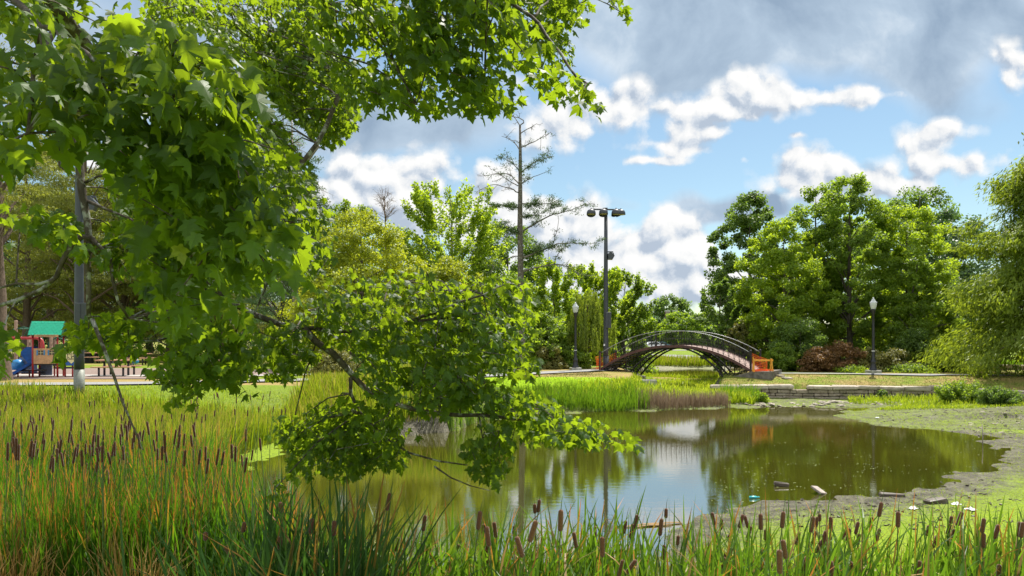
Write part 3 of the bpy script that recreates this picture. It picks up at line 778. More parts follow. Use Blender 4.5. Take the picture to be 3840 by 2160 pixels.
# ------------------------------------------------------------------ background trees
m_bark = bark_mat('grey_bark', (.10, .085, .07)); m_pbark = bark_mat('brown_bark', (.13, .095, .07))
m_deadbark = bark_mat('weathered_larch_bark', (.125, .105, .088), (.24, .23, .21))
GREENS = {
 'mid':    leaf_mat('mid_green_leaf', (0.06464, 0.116, 0.01871), (0.1623, 0.2413, 0.03315), (0.409, 0.5647, 0.03036), 0.50),
 'deep':   leaf_mat('deep_green_leaf', (0.0474, 0.08789, 0.02287), (0.1183, 0.1838, 0.04052), (0.2674, 0.4107, 0.03795), 0.44),
 'bright': leaf_mat('bright_green_leaf', (0.09049, 0.1547, 0.01663), (0.2004, 0.2958, 0.02947), (0.5034, 0.6417, 0.02277), 0.52),
 'yellow': leaf_mat('yellow_green_leaf', (0.1323, 0.1852, 0.01512), (0.2541, 0.299, 0.02392), (0.529, 0.575, 0.023), .46),
 'olive':  leaf_mat('olive_needle', (0.08505, 0.1172, 0.02268), (0.1943, 0.2168, 0.04186), (0.368, 0.391, 0.04025), .36),
 'dark':   leaf_mat('dark_needle', (0.02646, 0.0567, 0.02268), (0.06728, 0.1166, 0.03289), (0.115, 0.207, 0.0345), .28),
 'blue':   leaf_mat('blue_green_leaf', (0.04725, 0.1039, 0.04536), (0.1046, 0.1764, 0.07176), (0.184, 0.322, 0.069), .32, .42, .5),
 'cypress': leaf_mat('cypress_needle', (.068, .115, .013), (.155, .215, .022), (.42, .52, .03), .46),
 'willow': leaf_mat('willow_leaf', (0.1134, 0.1739, 0.02268), (0.2242, 0.2915, 0.03887), (0.414, 0.506, 0.0345), .42),
 'russet': leaf_mat('russet_leaf', (0.1134, 0.06804, 0.02646), (0.2242, 0.1196, 0.04485), (0.322, 0.1725, 0.0345), .3),
 'mixed':  leaf_mat('faded_green_leaf', (0.0945, 0.1134, 0.02646), (0.1869, 0.1869, 0.04485), (0.322, 0.299, 0.046), .3),
}
tr = np.random.default_rng(5)
LD = 1.5
def clump_leaves(C, rad, out, n, size, tpl, up=.5, droop=.3, jitter=1.0, elong=None, el=0.):
    """n leaves in each clump: C centres (m,3), rad (m,3) radii, out (m,3) outward direction"""
    m = len(C); N = m * n
    cc = np.repeat(C, n, 0); rr = np.repeat(rad, n, 0); oo = np.repeat(out, n, 0)
    u = rdir(N, tr) * (tr.random((N, 1)) ** .45)
    pos = cc + u * rr
    if el:
        e = np.repeat(elong, n, 0); pos = pos + e * ((tr.random(N) - .5) * el)[:, None]
    nrm = unit(u * .8 + oo * .5 + np.array([0, 0, up]) + tr.normal(size=(N, 3)) * .45 * jitter)
    tip = unit(rdir(N, tr) + oo * .3 + np.array([0, 0, -droop]) + (np.repeat(elong, n, 0) * .9 if el else 0))
    sz = size * (.6 + .7 * tr.random(N))
    tint = np.clip(.15 + .42 * np.repeat(tr.random(m), n) + .38 * tr.random(N), 0, 1)
    return place_leaves(tpl, pos, tip, nrm, sz, tint)

def limbs(mb, base, top, r0, tips, h0, h1, nlim, crook=.3, seg=7):
    """tapered trunk base->top and limbs that leave it and reach the given clump centres"""
    base, top = np.array(base, float), np.array(top, float)
    n = 9; pts = []
    w = tr.normal(size=3) * crook * np.array([1, 1, 0])
    for i in range(n):
        t = i / (n - 1)
        pts.append(base + (top - base) * t + w * math.sin(t * math.pi) * .6 + tr.normal(size=3) * np.array([1, 1, 0]) * crook * .12 * (i > 1))
    rr = [max(.015, r0 * (1 - t) ** .8) for t in np.linspace(0, .97, n)]; rr[0] *= 1.5; 
    pts = [pts[0] - np.array([0, 0, .4])] + pts; rr = [rr[0] * 1.1] + rr
    mb.tube([tuple(p) for p in pts], rr, 8)
    sel = tips[tr.permutation(len(tips))[:nlim]]
    Ht = top[2] - base[2]
    for c in sel:
        hz = np.clip((c[2] - base[2]) / Ht - .06 - .16 * tr.random(), h0, h1)
        k = hz * (n - 1); i = int(min(k, n - 2)); a = pts[i + 1] + (pts[i + 2] - pts[i + 1]) * (k - i)
        mid = a * .5 + c * .5 + np.array([0, 0, .12 * np.linalg.norm(c - a)]) + tr.normal(size=3) * .15
        ra = max(.02, r0 * (1 - hz) * .5)
        mb.tube([tuple(a), tuple(mid), tuple(c)], [ra, ra * .55, .012], 5, False)

def envelope(n, base, h, w, prof, skirt, shell=.45, dy=1.0, lean=(0, 0)):
    """clump centres in a crown of revolution: prof(t) radius share at height t in 0..1"""
    out = np.zeros((0, 3)); od = np.zeros((0, 3))
    t = tr.random(n * 3); rr = prof(t); keep = tr.random(n * 3) < rr; t = t[keep][:n]; rr = rr[keep][:n]
    a = tr.random(len(t)) * 2 * math.pi; q = (shell + (1 - shell) * tr.random(len(t)) ** .6)
    lob = 1 + .20 * np.sin(a * 3 + t * 9 + tr.random() * 6) + .14 * np.sin(a * 5 - t * 15 + tr.random() * 6)
    x = np.cos(a) * rr * w / 2 * q * lob; y = np.sin(a) * rr * w / 2 * q * dy * lob
    z = skirt + t * (h - skirt)
    C = np.column_stack([base[0] + x + lean[0] * t, base[1] + y + lean[1] * t, base[2] + z])
    o = unit(np.column_stack([x, y, (t - .4) * w * .5]))
    return C, o

ROUND = lambda t: np.sqrt(np.clip(1 - (2 * t - 1) ** 2 * .92, 0, 1))
EGG = lambda t: np.clip(np.sqrt(np.clip(1 - (1.75 * t - .75) ** 2, 0, 1)), 0, 1)
CONE = lambda t: np.clip(1.02 - t, .03, 1)
FAN = lambda t: .35 + .65 * np.sin(np.clip(t, 0, 1) * math.pi * .82)
BROAD = lambda t: np.sqrt(np.clip(1 - t ** 2.2, 0.02, 1))

def tree(label, x, D, toppx, wpx, mat, style='round', prof=EGG, skirt=.12, base_z=None, leaves=16000, size=.2, group=None, name='tree', r0=None, cat='tree', nl=18, bark=None, dy=.9, lean=(0, 0), shell=.45, clumps=None, cr=.085):
    """x, toppx, wpx are read off the photograph at the tree's own distance D"""
    X = (x - CX) / F * D; zb = float(H(X, D)) if base_z is None else base_z
    h = CAMZ - (toppx - HZ) / F * D - zb; w = wpx / F * D
    root = empty(name, (X, D, zb)); tag(root, label, cat, group)
    B = np.array([X, D, zb]); sk = h * skirt
    nc = clumps or 150
    C, o = envelope(nc, B, h, w, prof, sk, shell, dy, lean)
    per = max(6, int(leaves * LD) // len(C))
    sc = w * cr
    tpl = SIMPLE
    if style == 'round':
        rad = np.column_stack([sc * (.7 + .8 * tr.random(len(C)))] * 3) * np.array([1, 1, .72])
        L = [clump_leaves(C, rad, o, per, size, tpl)]
    elif style == 'feather':               # upswept sprays along the young shoots
        d = unit(o * .9 + np.array([0, 0, .62]) + tr.normal(size=o.shape) * .3)
        rad = np.column_stack([sc * (.5 + .5 * tr.random(len(C)))] * 3)
        L = [clump_leaves(C, rad, o, per, size, tpl, elong=d, el=sc * 3.0)]
    elif style == 'pine':                  # flat plates of needles
        rad = np.column_stack([sc * (.8 + .9 * tr.random(len(C)))] * 3) * np.array([1.25, 1.25, .28])
        L = [clump_leaves(C, rad, o, per, size, LANCE, up=.9, jitter=1.2)]
    elif style == 'droop':                 # hanging plumes
        oh = o * np.array([1, 1, .1]); d = unit(oh + np.array([0, 0, -.38]))
        rad = np.column_stack([sc * (.5 + .45 * tr.random(len(C)))] * 3) * np.array([1, 1, .55])
        L = [clump_leaves(C, rad, o, per * 2 // 3, size, LANCE, up=.6, droop=.8, elong=d, el=sc * 3.4),
             clump_leaves(C + d * sc * .8 + np.array([0, 0, -.35 * sc]), rad * np.array([.8, .8, 1.3]), o, per // 3, size, LANCE, up=.1, droop=1.4)]
    elif style == 'strand':
        d = np.tile(np.array([[0, 0, -1.]]), (len(C), 1)) + tr.normal(size=C.shape) * .06
        rad = np.column_stack([np.full(len(C), sc * .35)] * 3)
        L = [clump_leaves(C, rad, o, per, size, LANCE, up=.1, droop=1.6, elong=unit(d), el=h * .30)]
    V, Fq, T = join(L)
    child_at('crown', mesh_np(name + '_crown', V, Fq, {'tint': T}), GREENS[mat], root)
    mb = MB()
    limbs(mb, B, B + np.array([lean[0], lean[1], h * .93]), r0 or h * .017, C, .16, .92, nl)
    child_at('trunk', mb.mesh(name + '_trunk'), bark or m_bark, root)
    return root

# ---- left: tall conifers around the playground
PG = 'tall conifers round the playground'
def pine(label, x, D, top, w, mat, skirt, leaves, size, r0=.36, nl=26, clumps=170, cr=.075, prof=EGG):
    return tree(label, x, D, top, w, mat, 'pine', prof, skirt, None, leaves, size, PG, 'pine_tree', r0, 'tree', nl, m_pbark, .9, (0, 0), .35, clumps, cr)
pine('thick brown conifer trunk at the far left edge before the playground', -12, 33, 60, 560, 'olive', .42, 12000, .16, .42, clumps=90)
pine('open conifer with crooked orange limbs behind the green play roof', 95, 64, 520, 560, 'olive', .20, 34000, .24)
pine('conifer with a straight brown trunk behind the near light pole', 328, 60, 330, 480, 'olive', .26, 34000, .23, .33)
pine('dark olive conifer left of the light pole, low boughs behind the swing frame', 200, 74, 700, 620, 'olive', .14, 34000, .28, .4, prof=BROAD)
pine('yellow lit conifer behind the picnic tables', 470, 66, 640, 500, 'olive', .16, 34000, .25, prof=BROAD)
pine('dark conifer between the picnic tables and the leaning maple limb', 640, 70, 480, 520, 'dark', .14, 30000, .27)
pine('olive pine closing the gap behind the lichened limb', 830, 66, 560, 520, 'olive', .10, 32000, .26, prof=BROAD)
pine('far dark conifer at the left edge beyond the parked white car', -60, 82, 620, 700, 'dark', .16, 24000, .33, .4, prof=BROAD)
pine('shaded conifer in the back row behind the litter bin', 380, 88, 700, 700, 'dark', .14, 26000, .36, .4, prof=BROAD)
pine('back row conifer hidden behind the maple foliage', 720, 90, 650, 700, 'mid', .1, 24000, .36, .4, prof=BROAD)
pine('dark conifer in the back row behind the climbing frame', 140, 96, 760, 700, 'dark', .10, 26000, .38, .4, prof=BROAD)
pine('low dark conifer at the back behind the stroller', 560, 100, 800, 800, 'dark', .06, 26000, .4, .4, prof=BROAD)
pine('low dark conifer far behind the yellow green tree', 1000, 92, 800, 800, 'dark', .04, 26000, .38, .4, prof=BROAD)
pine('low dark conifer far behind the feathery tree', 1500, 96, 900, 800, 'dark', .04, 24000, .38, .4, prof=BROAD)
tree('spire topped spruce half hidden by the maple, its tip thin and grey green', 1060, 62, 330, 330, 'blue', 'pine', CONE, .15, None, 16000, .2, None, 'spruce_tree', .3, nl=30)
tree('dark spruce beside the pale dead snag, side boughs reaching right', 1180, 58, 590, 260, 'dark', 'pine', CONE, .2, None, 12000, .2, None, 'spruce_tree', .25, nl=26)
# ---- middle left
tree('broad yellow green tree filling the space behind the low maple spray', 1350, 46, 805, 560, 'yellow', 'round', BROAD, .10, None, 30000, .14, None, 'deciduous_tree', .22, clumps=260, cr=.06, nl=26)
tree('rounder yellow green tree touching the dead larch on its left side', 1640, 50, 960, 420, 'yellow', 'round', BROAD, .08, None, 20000, .15, None, 'deciduous_tree', .2, clumps=180, cr=.065)
tree('tall tree with upswept feathery shoots left of the dead larch', 1690, 58, 700, 370, 'bright', 'feather', FAN, .18, None, 18000, .2, None, 'deciduous_tree', .22, nl=34, clumps=200, cr=.06)
tree('green tree top showing behind the yellow tree under the grey bare one', 1320, 62, 755, 260, 'mid', 'round', EGG, .2, None, 12000, .2, None, 'deciduous_tree')
tree('dark round tree crown directly behind the dead larch trunk', 1900, 66, 830, 330, 'deep', 'round', EGG, .12, None, 16000, .2, None, 'deciduous_tree', nl=20)
tree('low leafy tree below the dead larch limbs, left of the lamp post', 2070, 54, 1000, 250, 'bright', 'feather', EGG, .02, None, 18000, .17, None, 'deciduous_tree', cr=.075)
tree('dark leafy tree at the larch foot behind the low spray', 1850, 56, 1000, 340, 'mid', 'round', BROAD, .02, None, 16000, .19, None, 'deciduous_tree')
tree('shady shrub tree at the path edge left of the lamp post', 2030, 50.5, 1180, 240, 'mid', 'round', BROAD, .0, None, 12000, .15, None, 'deciduous_tree')
tree('weeping willow hanging pale strands between the lamp post and the tall pole', 2205, 51, 1118, 190, 'willow', 'strand', BROAD, .22, None, 20000, .15, None, 'willow_tree', .16, clumps=170)
tree('tree with feathery pointed shoots behind the tall floodlight pole', 2235, 62, 1010, 230, 'bright', 'feather', FAN, .10, None, 15000, .19, None, 'deciduous_tree', cr=.07, nl=24)
tree('feathery tree right of the tall floodlight pole, tips like antlers', 2345, 66, 1035, 190, 'mid', 'feather', FAN, .06, None, 14000, .19, None, 'deciduous_tree', cr=.07, nl=24)
tree('low full tree hiding the porch house behind the pole', 2330, 72, 1130, 210, 'mid', 'round', BROAD, .04, None, 12000, .19, None, 'deciduous_tree')
tree('bushy green tree standing behind the left foot of the bridge', 2265, 56, 1240, 110, 'bright', 'round', BROAD, .0, None, 7000, .14, None, 'deciduous_tree')
# ---- far end
FT = 'trees far beyond the bridge'
tree('large round topped dark tree far beyond the bridge, above the brick chimneys', 2514, 215, 1112, 150, 'deep', 'round', ROUND, .25, .8, 9000, .5, FT, 'far_tree', .5)
tree('far tree with a lit crown over the middle of the bridge rail', 2560, 165, 1172, 150, 'mid', 'round', EGG, .05, .9, 8000, .42, FT, 'far_tree')
tree('far dark conifer standing right of the porch house', 2455, 185, 1185, 60, 'blue', 'round', EGG, .05, .9, 5000, .42, FT, 'far_tree')
tree('far pale tree closing the view right of the chimneys', 2660, 170, 1170, 110, 'bright', 'round', EGG, .05, .9, 7000, .4, FT, 'far_tree')
tree('far low tree behind the right half of the bridge rail', 2680, 150, 1225, 130, 'mid', 'round', BROAD, .02, .9, 7000, .38, FT, 'far_tree')
tree('far low tree left of the brick house', 2480, 172, 1215, 70, 'bright', 'round', BROAD, .03, .9, 5000, .38, FT, 'far_tree')
tree('far tree right behind the porch house roof', 2405, 240, 1165, 120, 'deep', 'round', EGG, .1, .9, 6000, .5, FT, 'far_tree')
tree('far tree at the right end of the far road', 2740, 190, 1195, 130, 'deep', 'round', EGG, .05, .9, 6000, .5, FT, 'far_tree')
tree('far tree showing left of the tall pole foot', 2200, 190, 1150, 220, 'deep', 'round', BROAD, .05, .9, 8000, .5, FT, 'far_tree')
tree('far tree row end behind the yellow trees', 2050, 200, 1120, 240, 'mid', 'round', BROAD, .05, .9, 8000, .5, FT, 'far_tree')
# ---- right grove
RG = 'grove on the right bank'
tree('dark leaning tree at the left edge of the grove, its arms reaching over the bridge', 2810, 60, 735, 300, 'deep', 'round', EGG, .08, None, 26000, .2, RG, 'deciduous_tree', nl=30, clumps=190, cr=.085)
tree('sparse young tree with drooping leaf tufts at the right end of the bridge', 2705, 54, 1055, 190, 'deep', 'feather', FAN, .12, None, 5000, .2, RG, 'deciduous_tree', .12, clumps=60, nl=34, cr=.07)
tree('pale fluffy shrub tree just behind the right bridge rail', 2785, 52, 1200, 110, 'mixed', 'round', EGG, .05, None, 7000, .14, RG, 'deciduous_tree', .08)
tree('bright green tree standing in front at the left of the grove', 2940, 51, 830, 330, 'bright', 'round', EGG, .04, None, 30000, .15, RG, 'deciduous_tree', nl=22, clumps=230, cr=.07)
tree('tall middle tree of the grove with a dark forked trunk', 3060, 55, 690, 300, 'mid', 'round', EGG, .10, None, 28000, .16, RG, 'deciduous_tree', nl=30, clumps=210, cr=.075)
tree('tallest tree of the grove, pointed crown above a straight dark trunk', 3190, 52, 648, 290, 'mid', 'round', EGG, .16, None, 28000, .15, RG, 'deciduous_tree', .22, nl=34, clumps=190, cr=.08)
tree('sunlit yellow green tree behind the right lamp post', 3400, 52, 770, 320, 'bright', 'round', EGG, .06, None, 30000, .15, RG, 'deciduous_tree', nl=28, clumps=220, cr=.075)
tree('high dark crown at the back of the grove', 3450, 70, 690, 330, 'deep', 'round', EGG, .15, None, 20000, .22, RG, 'deciduous_tree', nl=24, clumps=130, cr=.1)
tree('blue green tree behind the hanging cypress', 3570, 66, 800, 400, 'blue', 'round', EGG, .10, None, 18000, .22, RG, 'deciduous_tree')
tree('back row tree at the far right of the grove', 3330, 74, 750, 300, 'mid', 'round', EGG, .1, None, 14000, .24, RG, 'deciduous_tree')
tree('shady tree filling the grove behind the forked trunk', 3120, 62, 860, 420, 'deep', 'round', BROAD, .04, None, 20000, .2, RG, 'deciduous_tree')
tree('shady tree behind the russet shrubs left of the lamp post', 2960, 58, 950, 300, 'deep', 'round', BROAD, .02, None, 14000, .19, RG, 'deciduous_tree')
tree('shady tree filling the back of the grove right of the lamp post', 3480, 58, 1000, 330, 'deep', 'round', BROAD, .02, None, 16000, .19, RG, 'deciduous_tree')
tree('slim dark tree in front of the sunlit one, trunk right of the lamp post', 3445, 49, 960, 230, 'mid', 'round', EGG, .10, None, 14000, .14, RG, 'deciduous_tree', .14, clumps=110, cr=.09)
# cypress at the right edge
cy = tree('tall bald cypress at the right edge with yellow green plumes hanging to the ground', 3990, 41, 415, 960, 'cypress', 'droop', lambda t: np.clip(1.0 - .86 * t, .05, 1) * (.74 + .26 * np.sin(t * 26)), .07, None, 80000, .27, None, 'cypress_tree', .4, clumps=300, cr=.075, nl=80, bark=m_pbark, shell=.3)

# ---- dead larch with bare limbs
lr = np.random.default_rng(40)
DL = 40.0
def deadlimb(mb, pts, r0, r1, twigl=.5, nt_=7, tufts=None, tn=0, sub=True):
    w = resample([P(*q) for q in pts], .22)
    w = w + lr.normal(size=w.shape) * .02
    rr = [r0 + (r1 - r0) * (i / (len(w) - 1)) for i in range(len(w))]
    mb.tube([tuple(q) for q in w], rr, 5)
    for k in range(nt_):
        i = lr.integers(max(1, len(w) // 5), len(w)); a = w[i]
        d = unit((w[-1] - w[0]) * .5 / max(1e-6, np.linalg.norm(w[-1] - w[0])) + lr.normal(size=3) * np.array([.6, .9, .6]))
        L = twigl * (.4 + lr.random()); b = a + d * L * .5 + lr.normal(size=3) * .05; c = a + d * L + np.array([0, 0, lr.normal() * .12])
        mb.tube([tuple(a), tuple(b), tuple(c)], [.014, .010, .006], 4, False)
        for s in range(3):
            e = b + (c - b) * lr.random(); f = e + unit(lr.normal(size=3)) * .16 * (.5 + lr.random())
            mb.tube([tuple(e), tuple(f)], [.007, .004], 3, False)
        if tufts is not None:
            for s in range(tn): tufts.append(a + (c - a) * lr.random() + lr.normal(size=3) * .04)
larch = empty('dead_larch_tree', (P(1962, 1400, DL)[0], DL, float(H(P(1962, 1400, DL)[0], DL))))
tag(larch, 'tall half dead larch with straight bare trunk and thin limbs, left of the floodlight pole', 'tree')
mb = MB(); tuf = []
zb = larch.location.z
tp = [(larch.location.x - .02, DL, zb - .3)] + [P(px, py, DL) for (px, py) in ((1964, 1390), (1958, 1300), (1955, 1150), (1952, 1000), (1950, 850), (1951, 700), (1951, 560), (1950, 468))]
mb.tube(tp, [.36, .23, .17, .165, .16, .15, .115, .085, .055], 10)
mb.tube([(larch.location.x, DL, zb + .35), (larch.location.x + .35, DL - .2, zb + .02), (larch.location.x + .7, DL - .3, zb - .12)], [.14, .10, .04], 6)
mb.tube([(larch.location.x, DL, zb + .35), (larch.location.x - .35, DL - .25, zb + .0), (larch.location.x - .6, DL - .4, zb - .12)], [.14, .10, .04], 6)
Dn, Df = DL - .5, DL + .5
for pts, r0, tw, n_, tn in [
 ([(1950, 470, DL), (1972, 460, DL), (1975, 448, DL), (1950, 440, DL), (1920, 436, DL), (1888, 432, Dn)], .035, .35, 5, 0),
 ([(1950, 470, DL), (1938, 455, DL), (1915, 425, Df), (1900, 415, Df)], .03, .4, 5, 0),
 ([(1951, 500, DL), (1990, 480, Dn), (2010, 462, Dn)], .03, .35, 5, 0),
 ([(1951, 555, DL), (1985, 540, DL), (2040, 512, DL), (2065, 498, DL)], .035, .5, 8, 1), ([(1945, 560, DL), (1930, 530, Df), (1900, 514, Df), (1880, 512, Df)], .03, .45, 6, 0),
 ([(1952, 650, DL), (2000, 610, Dn), (2050, 590, Dn), (2075, 586, Dn)], .035, .5, 10, 6), ([(1948, 640, DL), (1920, 610, Dn), (1885, 590, Dn), (1860, 580, Dn)], .03, .55, 9, 3),
 ([(1953, 690, DL), (2000, 660, Df), (2030, 650, Df), (2055, 645, Df)], .03, .4, 6, 3), ([(1948, 690, DL), (1910, 650, Df), (1865, 645, Df), (1825, 665, Df), (1795, 660, Df)], .035, .55, 11, 1),
 ([(1948, 725, DL), (1900, 700, Dn), (1850, 690, Dn), (1800, 710, Dn)], .035, .6, 11, 0), ([(1945, 700, DL), (1890, 665, DL), (1840, 632, DL)], .03, .5, 9, 1),
 ([(1952, 765, DL), (2010, 762, Dn), (2060, 770, Dn), (2105, 740, Dn)], .035, .5, 10, 12), ([(1950, 780, DL), (1900, 770, Df), (1860, 765, Df), (1840, 800, Df)], .04, .5, 9, 12),
 ([(1954, 870, DL), (2000, 840, DL), (2060, 810, DL), (2130, 790, DL), (2195, 768, DL)], .055, .55, 14, 5), ([(1950, 815, DL), (2000, 805, Df), (2040, 800, Df)], .03, .5, 7, 10),
 ([(1960, 965, DL), (2010, 950, Dn), (2070, 920, Dn), (2140, 908, Dn), (2215, 918, Dn), (2250, 905, Dn)], .055, .6, 16, 9), ([(2070, 925, Dn), (2085, 870, Dn), (2095, 825, Dn)], .025, .4, 7, 1),
 ([(1962, 1020, DL), (2020, 1000, DL), (2080, 990, DL), (2140, 1005, DL), (2180, 1030, DL)], .05, .7, 16, 2), ([(2080, 990, DL), (2090, 950, DL), (2120, 925, Dn)], .025, .4, 6, 6),
 ([(1948, 960, DL), (1900, 970, Df), (1870, 985, Df), (1850, 1000, Df)], .035, .5, 8, 2), ([(1950, 880, DL), (1905, 860, Dn), (1880, 850, Dn)], .03, .5, 8, 11)]:
    deadlimb(mb, pts, r0, .010, tw, n_, tuf if tn else None, tn)
child_at('trunk', mb.mesh('larch_trunk'), m_deadbark, larch)
tuf = np.array(tuf); n = len(tuf)
k = 14; q = np.repeat(tuf, k, 0) + lr.normal(size=(n * k, 3)) * np.array([.12, .12, .035])
V, Fq, T = place_leaves(LANCE, q, rdir(n * k, lr) + np.array([0, 0, -.2]), rdir(n * k, lr) + np.array([0, 0, 1.]), .10 * (.6 + .8 * lr.random(n * k)), np.clip(lr.random(n * k), 0, .9))
child_at('needles', mesh_np('larch_needles', V, Fq, {'tint': T}), GREENS['dark'], larch)
# small bare twiggy tree behind the yellow tree, and pale snag under the maple
sn = empty('bare_tree', (P(1442, 900, 60)[0], 60, 1.4)); tag(sn, 'small grey tree of bare upright twigs behind the yellow green tree', 'tree')
mb = MB(); a = np.array(P(1445, 820, 60)); b0 = np.array([sn.location.x, 60, 1.1])
mb.tube([tuple(b0), tuple(b0 * .5 + a * .5 + np.array([.2, 0, 0])), tuple(a), P(1440, 735, 60)], [.16, .12, .06, .02], 6)
for k in range(46):
    s = lr.random(); st = a * (1 - s * .9) + np.array(P(1440, 735, 60)) * s * .9 - np.array([0, 0, .6 * (1 - s)])
    d = unit(np.array([lr.normal() * .8, lr.normal() * .8, .55 + .5 * lr.random()])); L = 1.25 * (1.1 - s * .6)
    mid = st + d * L * .5; en = st + d * L + np.array([0, 0, .2])
    mb.tube([tuple(st), tuple(mid), tuple(en)], [.022, .014, .007], 3, False)
    for j in range(5):
        e = mid + (en - mid) * lr.random(); mb.tube([tuple(e), tuple(e + unit(d + lr.normal(size=3) * .7) * .5)], [.010, .005], 3, False)
child_at('trunk', mb.mesh('bare_tree_trunk'), bark_mat('reddish_twigs', (.20, .14, .10)), sn)
s2 = empty('dead_spruce_tree', (P(1112, 1300, 55)[0], 55, 1.45)); tag(s2, 'bare dead spruce with fine drooping twigs and a pale broken limb behind the maple', 'tree')
mb = MB(); mb.tube([(s2.location.x, 55, 1.0), P(1105, 1000, 55), P(1098, 700, 55), P(1094, 420, 55)], [.26, .2, .14, .03], 8)
mb.tube([P(1100, 720, 55), P(1125, 635, 54.6), P(1160, 590, 54.3), P(1195, 545, 54)], [.17, .16, .14, .12], 8)
for k in range(60):
    z = lr.random(); st = np.array(P(1098, 430 + z * 330, 55)); sg = 1 if lr.random() < .5 else -1
    L = (.5 + 2.3 * z) * (.6 + .5 * lr.random()); d = np.array([sg * (.75 + .3 * lr.random()), lr.normal() * .6, .05]); 
    mid = st + d * L * .5 + np.array([0, 0, -.06 * L]); en = st + d * L + np.array([0, 0, -.30 * L])
    mb.tube([tuple(st), tuple(mid), tuple(en)], [.026, .018, .009], 3, False)
    for j in range(4):
        e = st + (en - st) * (.3 + .7 * lr.random()); mb.tube([tuple(e), tuple(e + np.array([lr.normal() * .2, lr.normal() * .2, -.35]))], [.011, .006], 3, False)
child_at('trunk', mb.mesh('dead_spruce_trunk'), bark_mat('pale_dead_wood', (.24, .21, .175)), s2)

# ---- shrubs along the grove edge
def shrub(label, px, D, toppx, wpx, mat, leaves=6000, size=.1, group='shrubs at the edge of the grove', name='shrub', dy=.8, clumps=70, prof=BROAD, skirt=0., cat='shrub', style='round'):
    return tree(label, px, D, toppx, wpx, mat, style, prof, skirt, None, leaves, size, group, name, .04, cat, 8, None, dy, (0, 0), .3, clumps, .13)
shrub('dark green layered shrub left of the russet ones at the right bridge end', 3000, 47.5, 1190, 210, 'deep', 11000, .11, prof=EGG)
shrub('low grey green shrub beside the end of the bridge', 2935, 46.5, 1290, 120, 'mid', 6000)
shrub('russet brown shrub at the foot of the grove, left one of the pair', 3070, 45.6, 1300, 130, 'russet', 7000)
shrub('taller russet brown shrub left of the lamp post', 3150, 45.8, 1285, 150, 'russet', 8000)
shrub('faded green and brown shrub directly behind the lamp post', 3265, 45.8, 1310, 150, 'mixed', 7000)
shrub('dull green shrub right of the lamp post', 3345, 45.8, 1318, 150, 'mixed', 7000)
shrub('dark green shrub under the slim tree right of the lamp post', 3440, 46.5, 1240, 190, 'deep', 9000)
shrub('last dark green shrub before the cypress', 3530, 45.6, 1300, 150, 'deep', 8000)
shrub('small light green shrub at the right end of the row under the cypress', 3590, 45, 1330, 70, 'bright', 4000)
shrub('low green weeds clump at the path edge left of the lamp base', 3200, 44.6, 1378, 120, 'bright', 3500, .09)
shrub('low green weeds clump at the path edge right of the lamp base', 3420, 44.6, 1372, 160, 'mid', 4000, .09)
shrub('bushy green shrub growing over the stone wall at its right bend', 3610, 36.3, 1455, 150, 'mid', 9000, .08, None, dy=.6, style='feather', prof=EGG)
shrub('round dark shrub in the corner of the stone wall', 3745, 34.6, 1475, 120, 'deep', 7000, .08, None, style='feather', prof=EGG)
shrub('small bright bush below the low left end of the stone wall', 2850, 38.2, 1470, 60, 'bright', 3000, .08, None)
shrub('small green creeper clump against the middle of the stone wall', 3310, 38.5, 1465, 45, 'deep', 1500, .08, None)
shrub('low undergrowth shrub behind the willow foot', 2150, 50, 1300, 130, 'mid', 7000, .13, None)
shrub('reddish berry bush beside the willow', 2060, 49, 1300, 120, 'mixed', 7000, .12, None)
shrub('purple flowering bush glimpsed through the low maple spray', 1255, 36, 1330, 190, 'mixed', 9000, .1, None)
shrub('dark shrub behind the maple spray near the larch foot', 1760, 44, 1280, 300, 'deep', 10000, .13, None)
shrub('dark shrub closing the view under the yellow green tree', 1480, 44, 1290, 340, 'deep', 12000, .13, None)
# ------------------------------------------------------------------ built things
m_black = solid('black_painted_metal', (.018, .019, .023), .42, .0, .2, 5, .1)
m_pole = solid('dark_grey_painted_steel', (.040, .045, .056), .45, .0, .15, 3, .08)
m_conc = solid('weathered_concrete', (.34, .33, .29), .9, 0, .25, 3, .5, .2)
m_globe, nt = new_mat('ribbed_lamp_glass'); p = pbsdf(nt, (.74, .77, .76), .22, 0, .5); p.inputs['Transmission Weight'].default_value = .25; finish(nt, p.outputs[0])
m_lens, nt = new_mat('amber_lens'); wv_ = nd(nt, 'ShaderNodeTexWave'); wv_.inputs['Scale'].default_value = 9; nt.links.new(obj_pos(nt), wv_.inputs[0]); p = pbsdf(nt, mix(nt, wv_.outputs['Fac'], (.30, .25, .11), (.52, .46, .25)), .25, 0, .6); finish(nt, p.outputs[0])
m_white = solid('white_paint', (.78, .78, .76), .5); m_alu = solid('pale_ribbed_sleeve', (.20, .21, .18), .55, .2, .2, 14)
m_stone = None

def G(px, D, dz=0.):
    X = (px - CX) / F * D; return (X, D, float(H(X, D)) + dz)

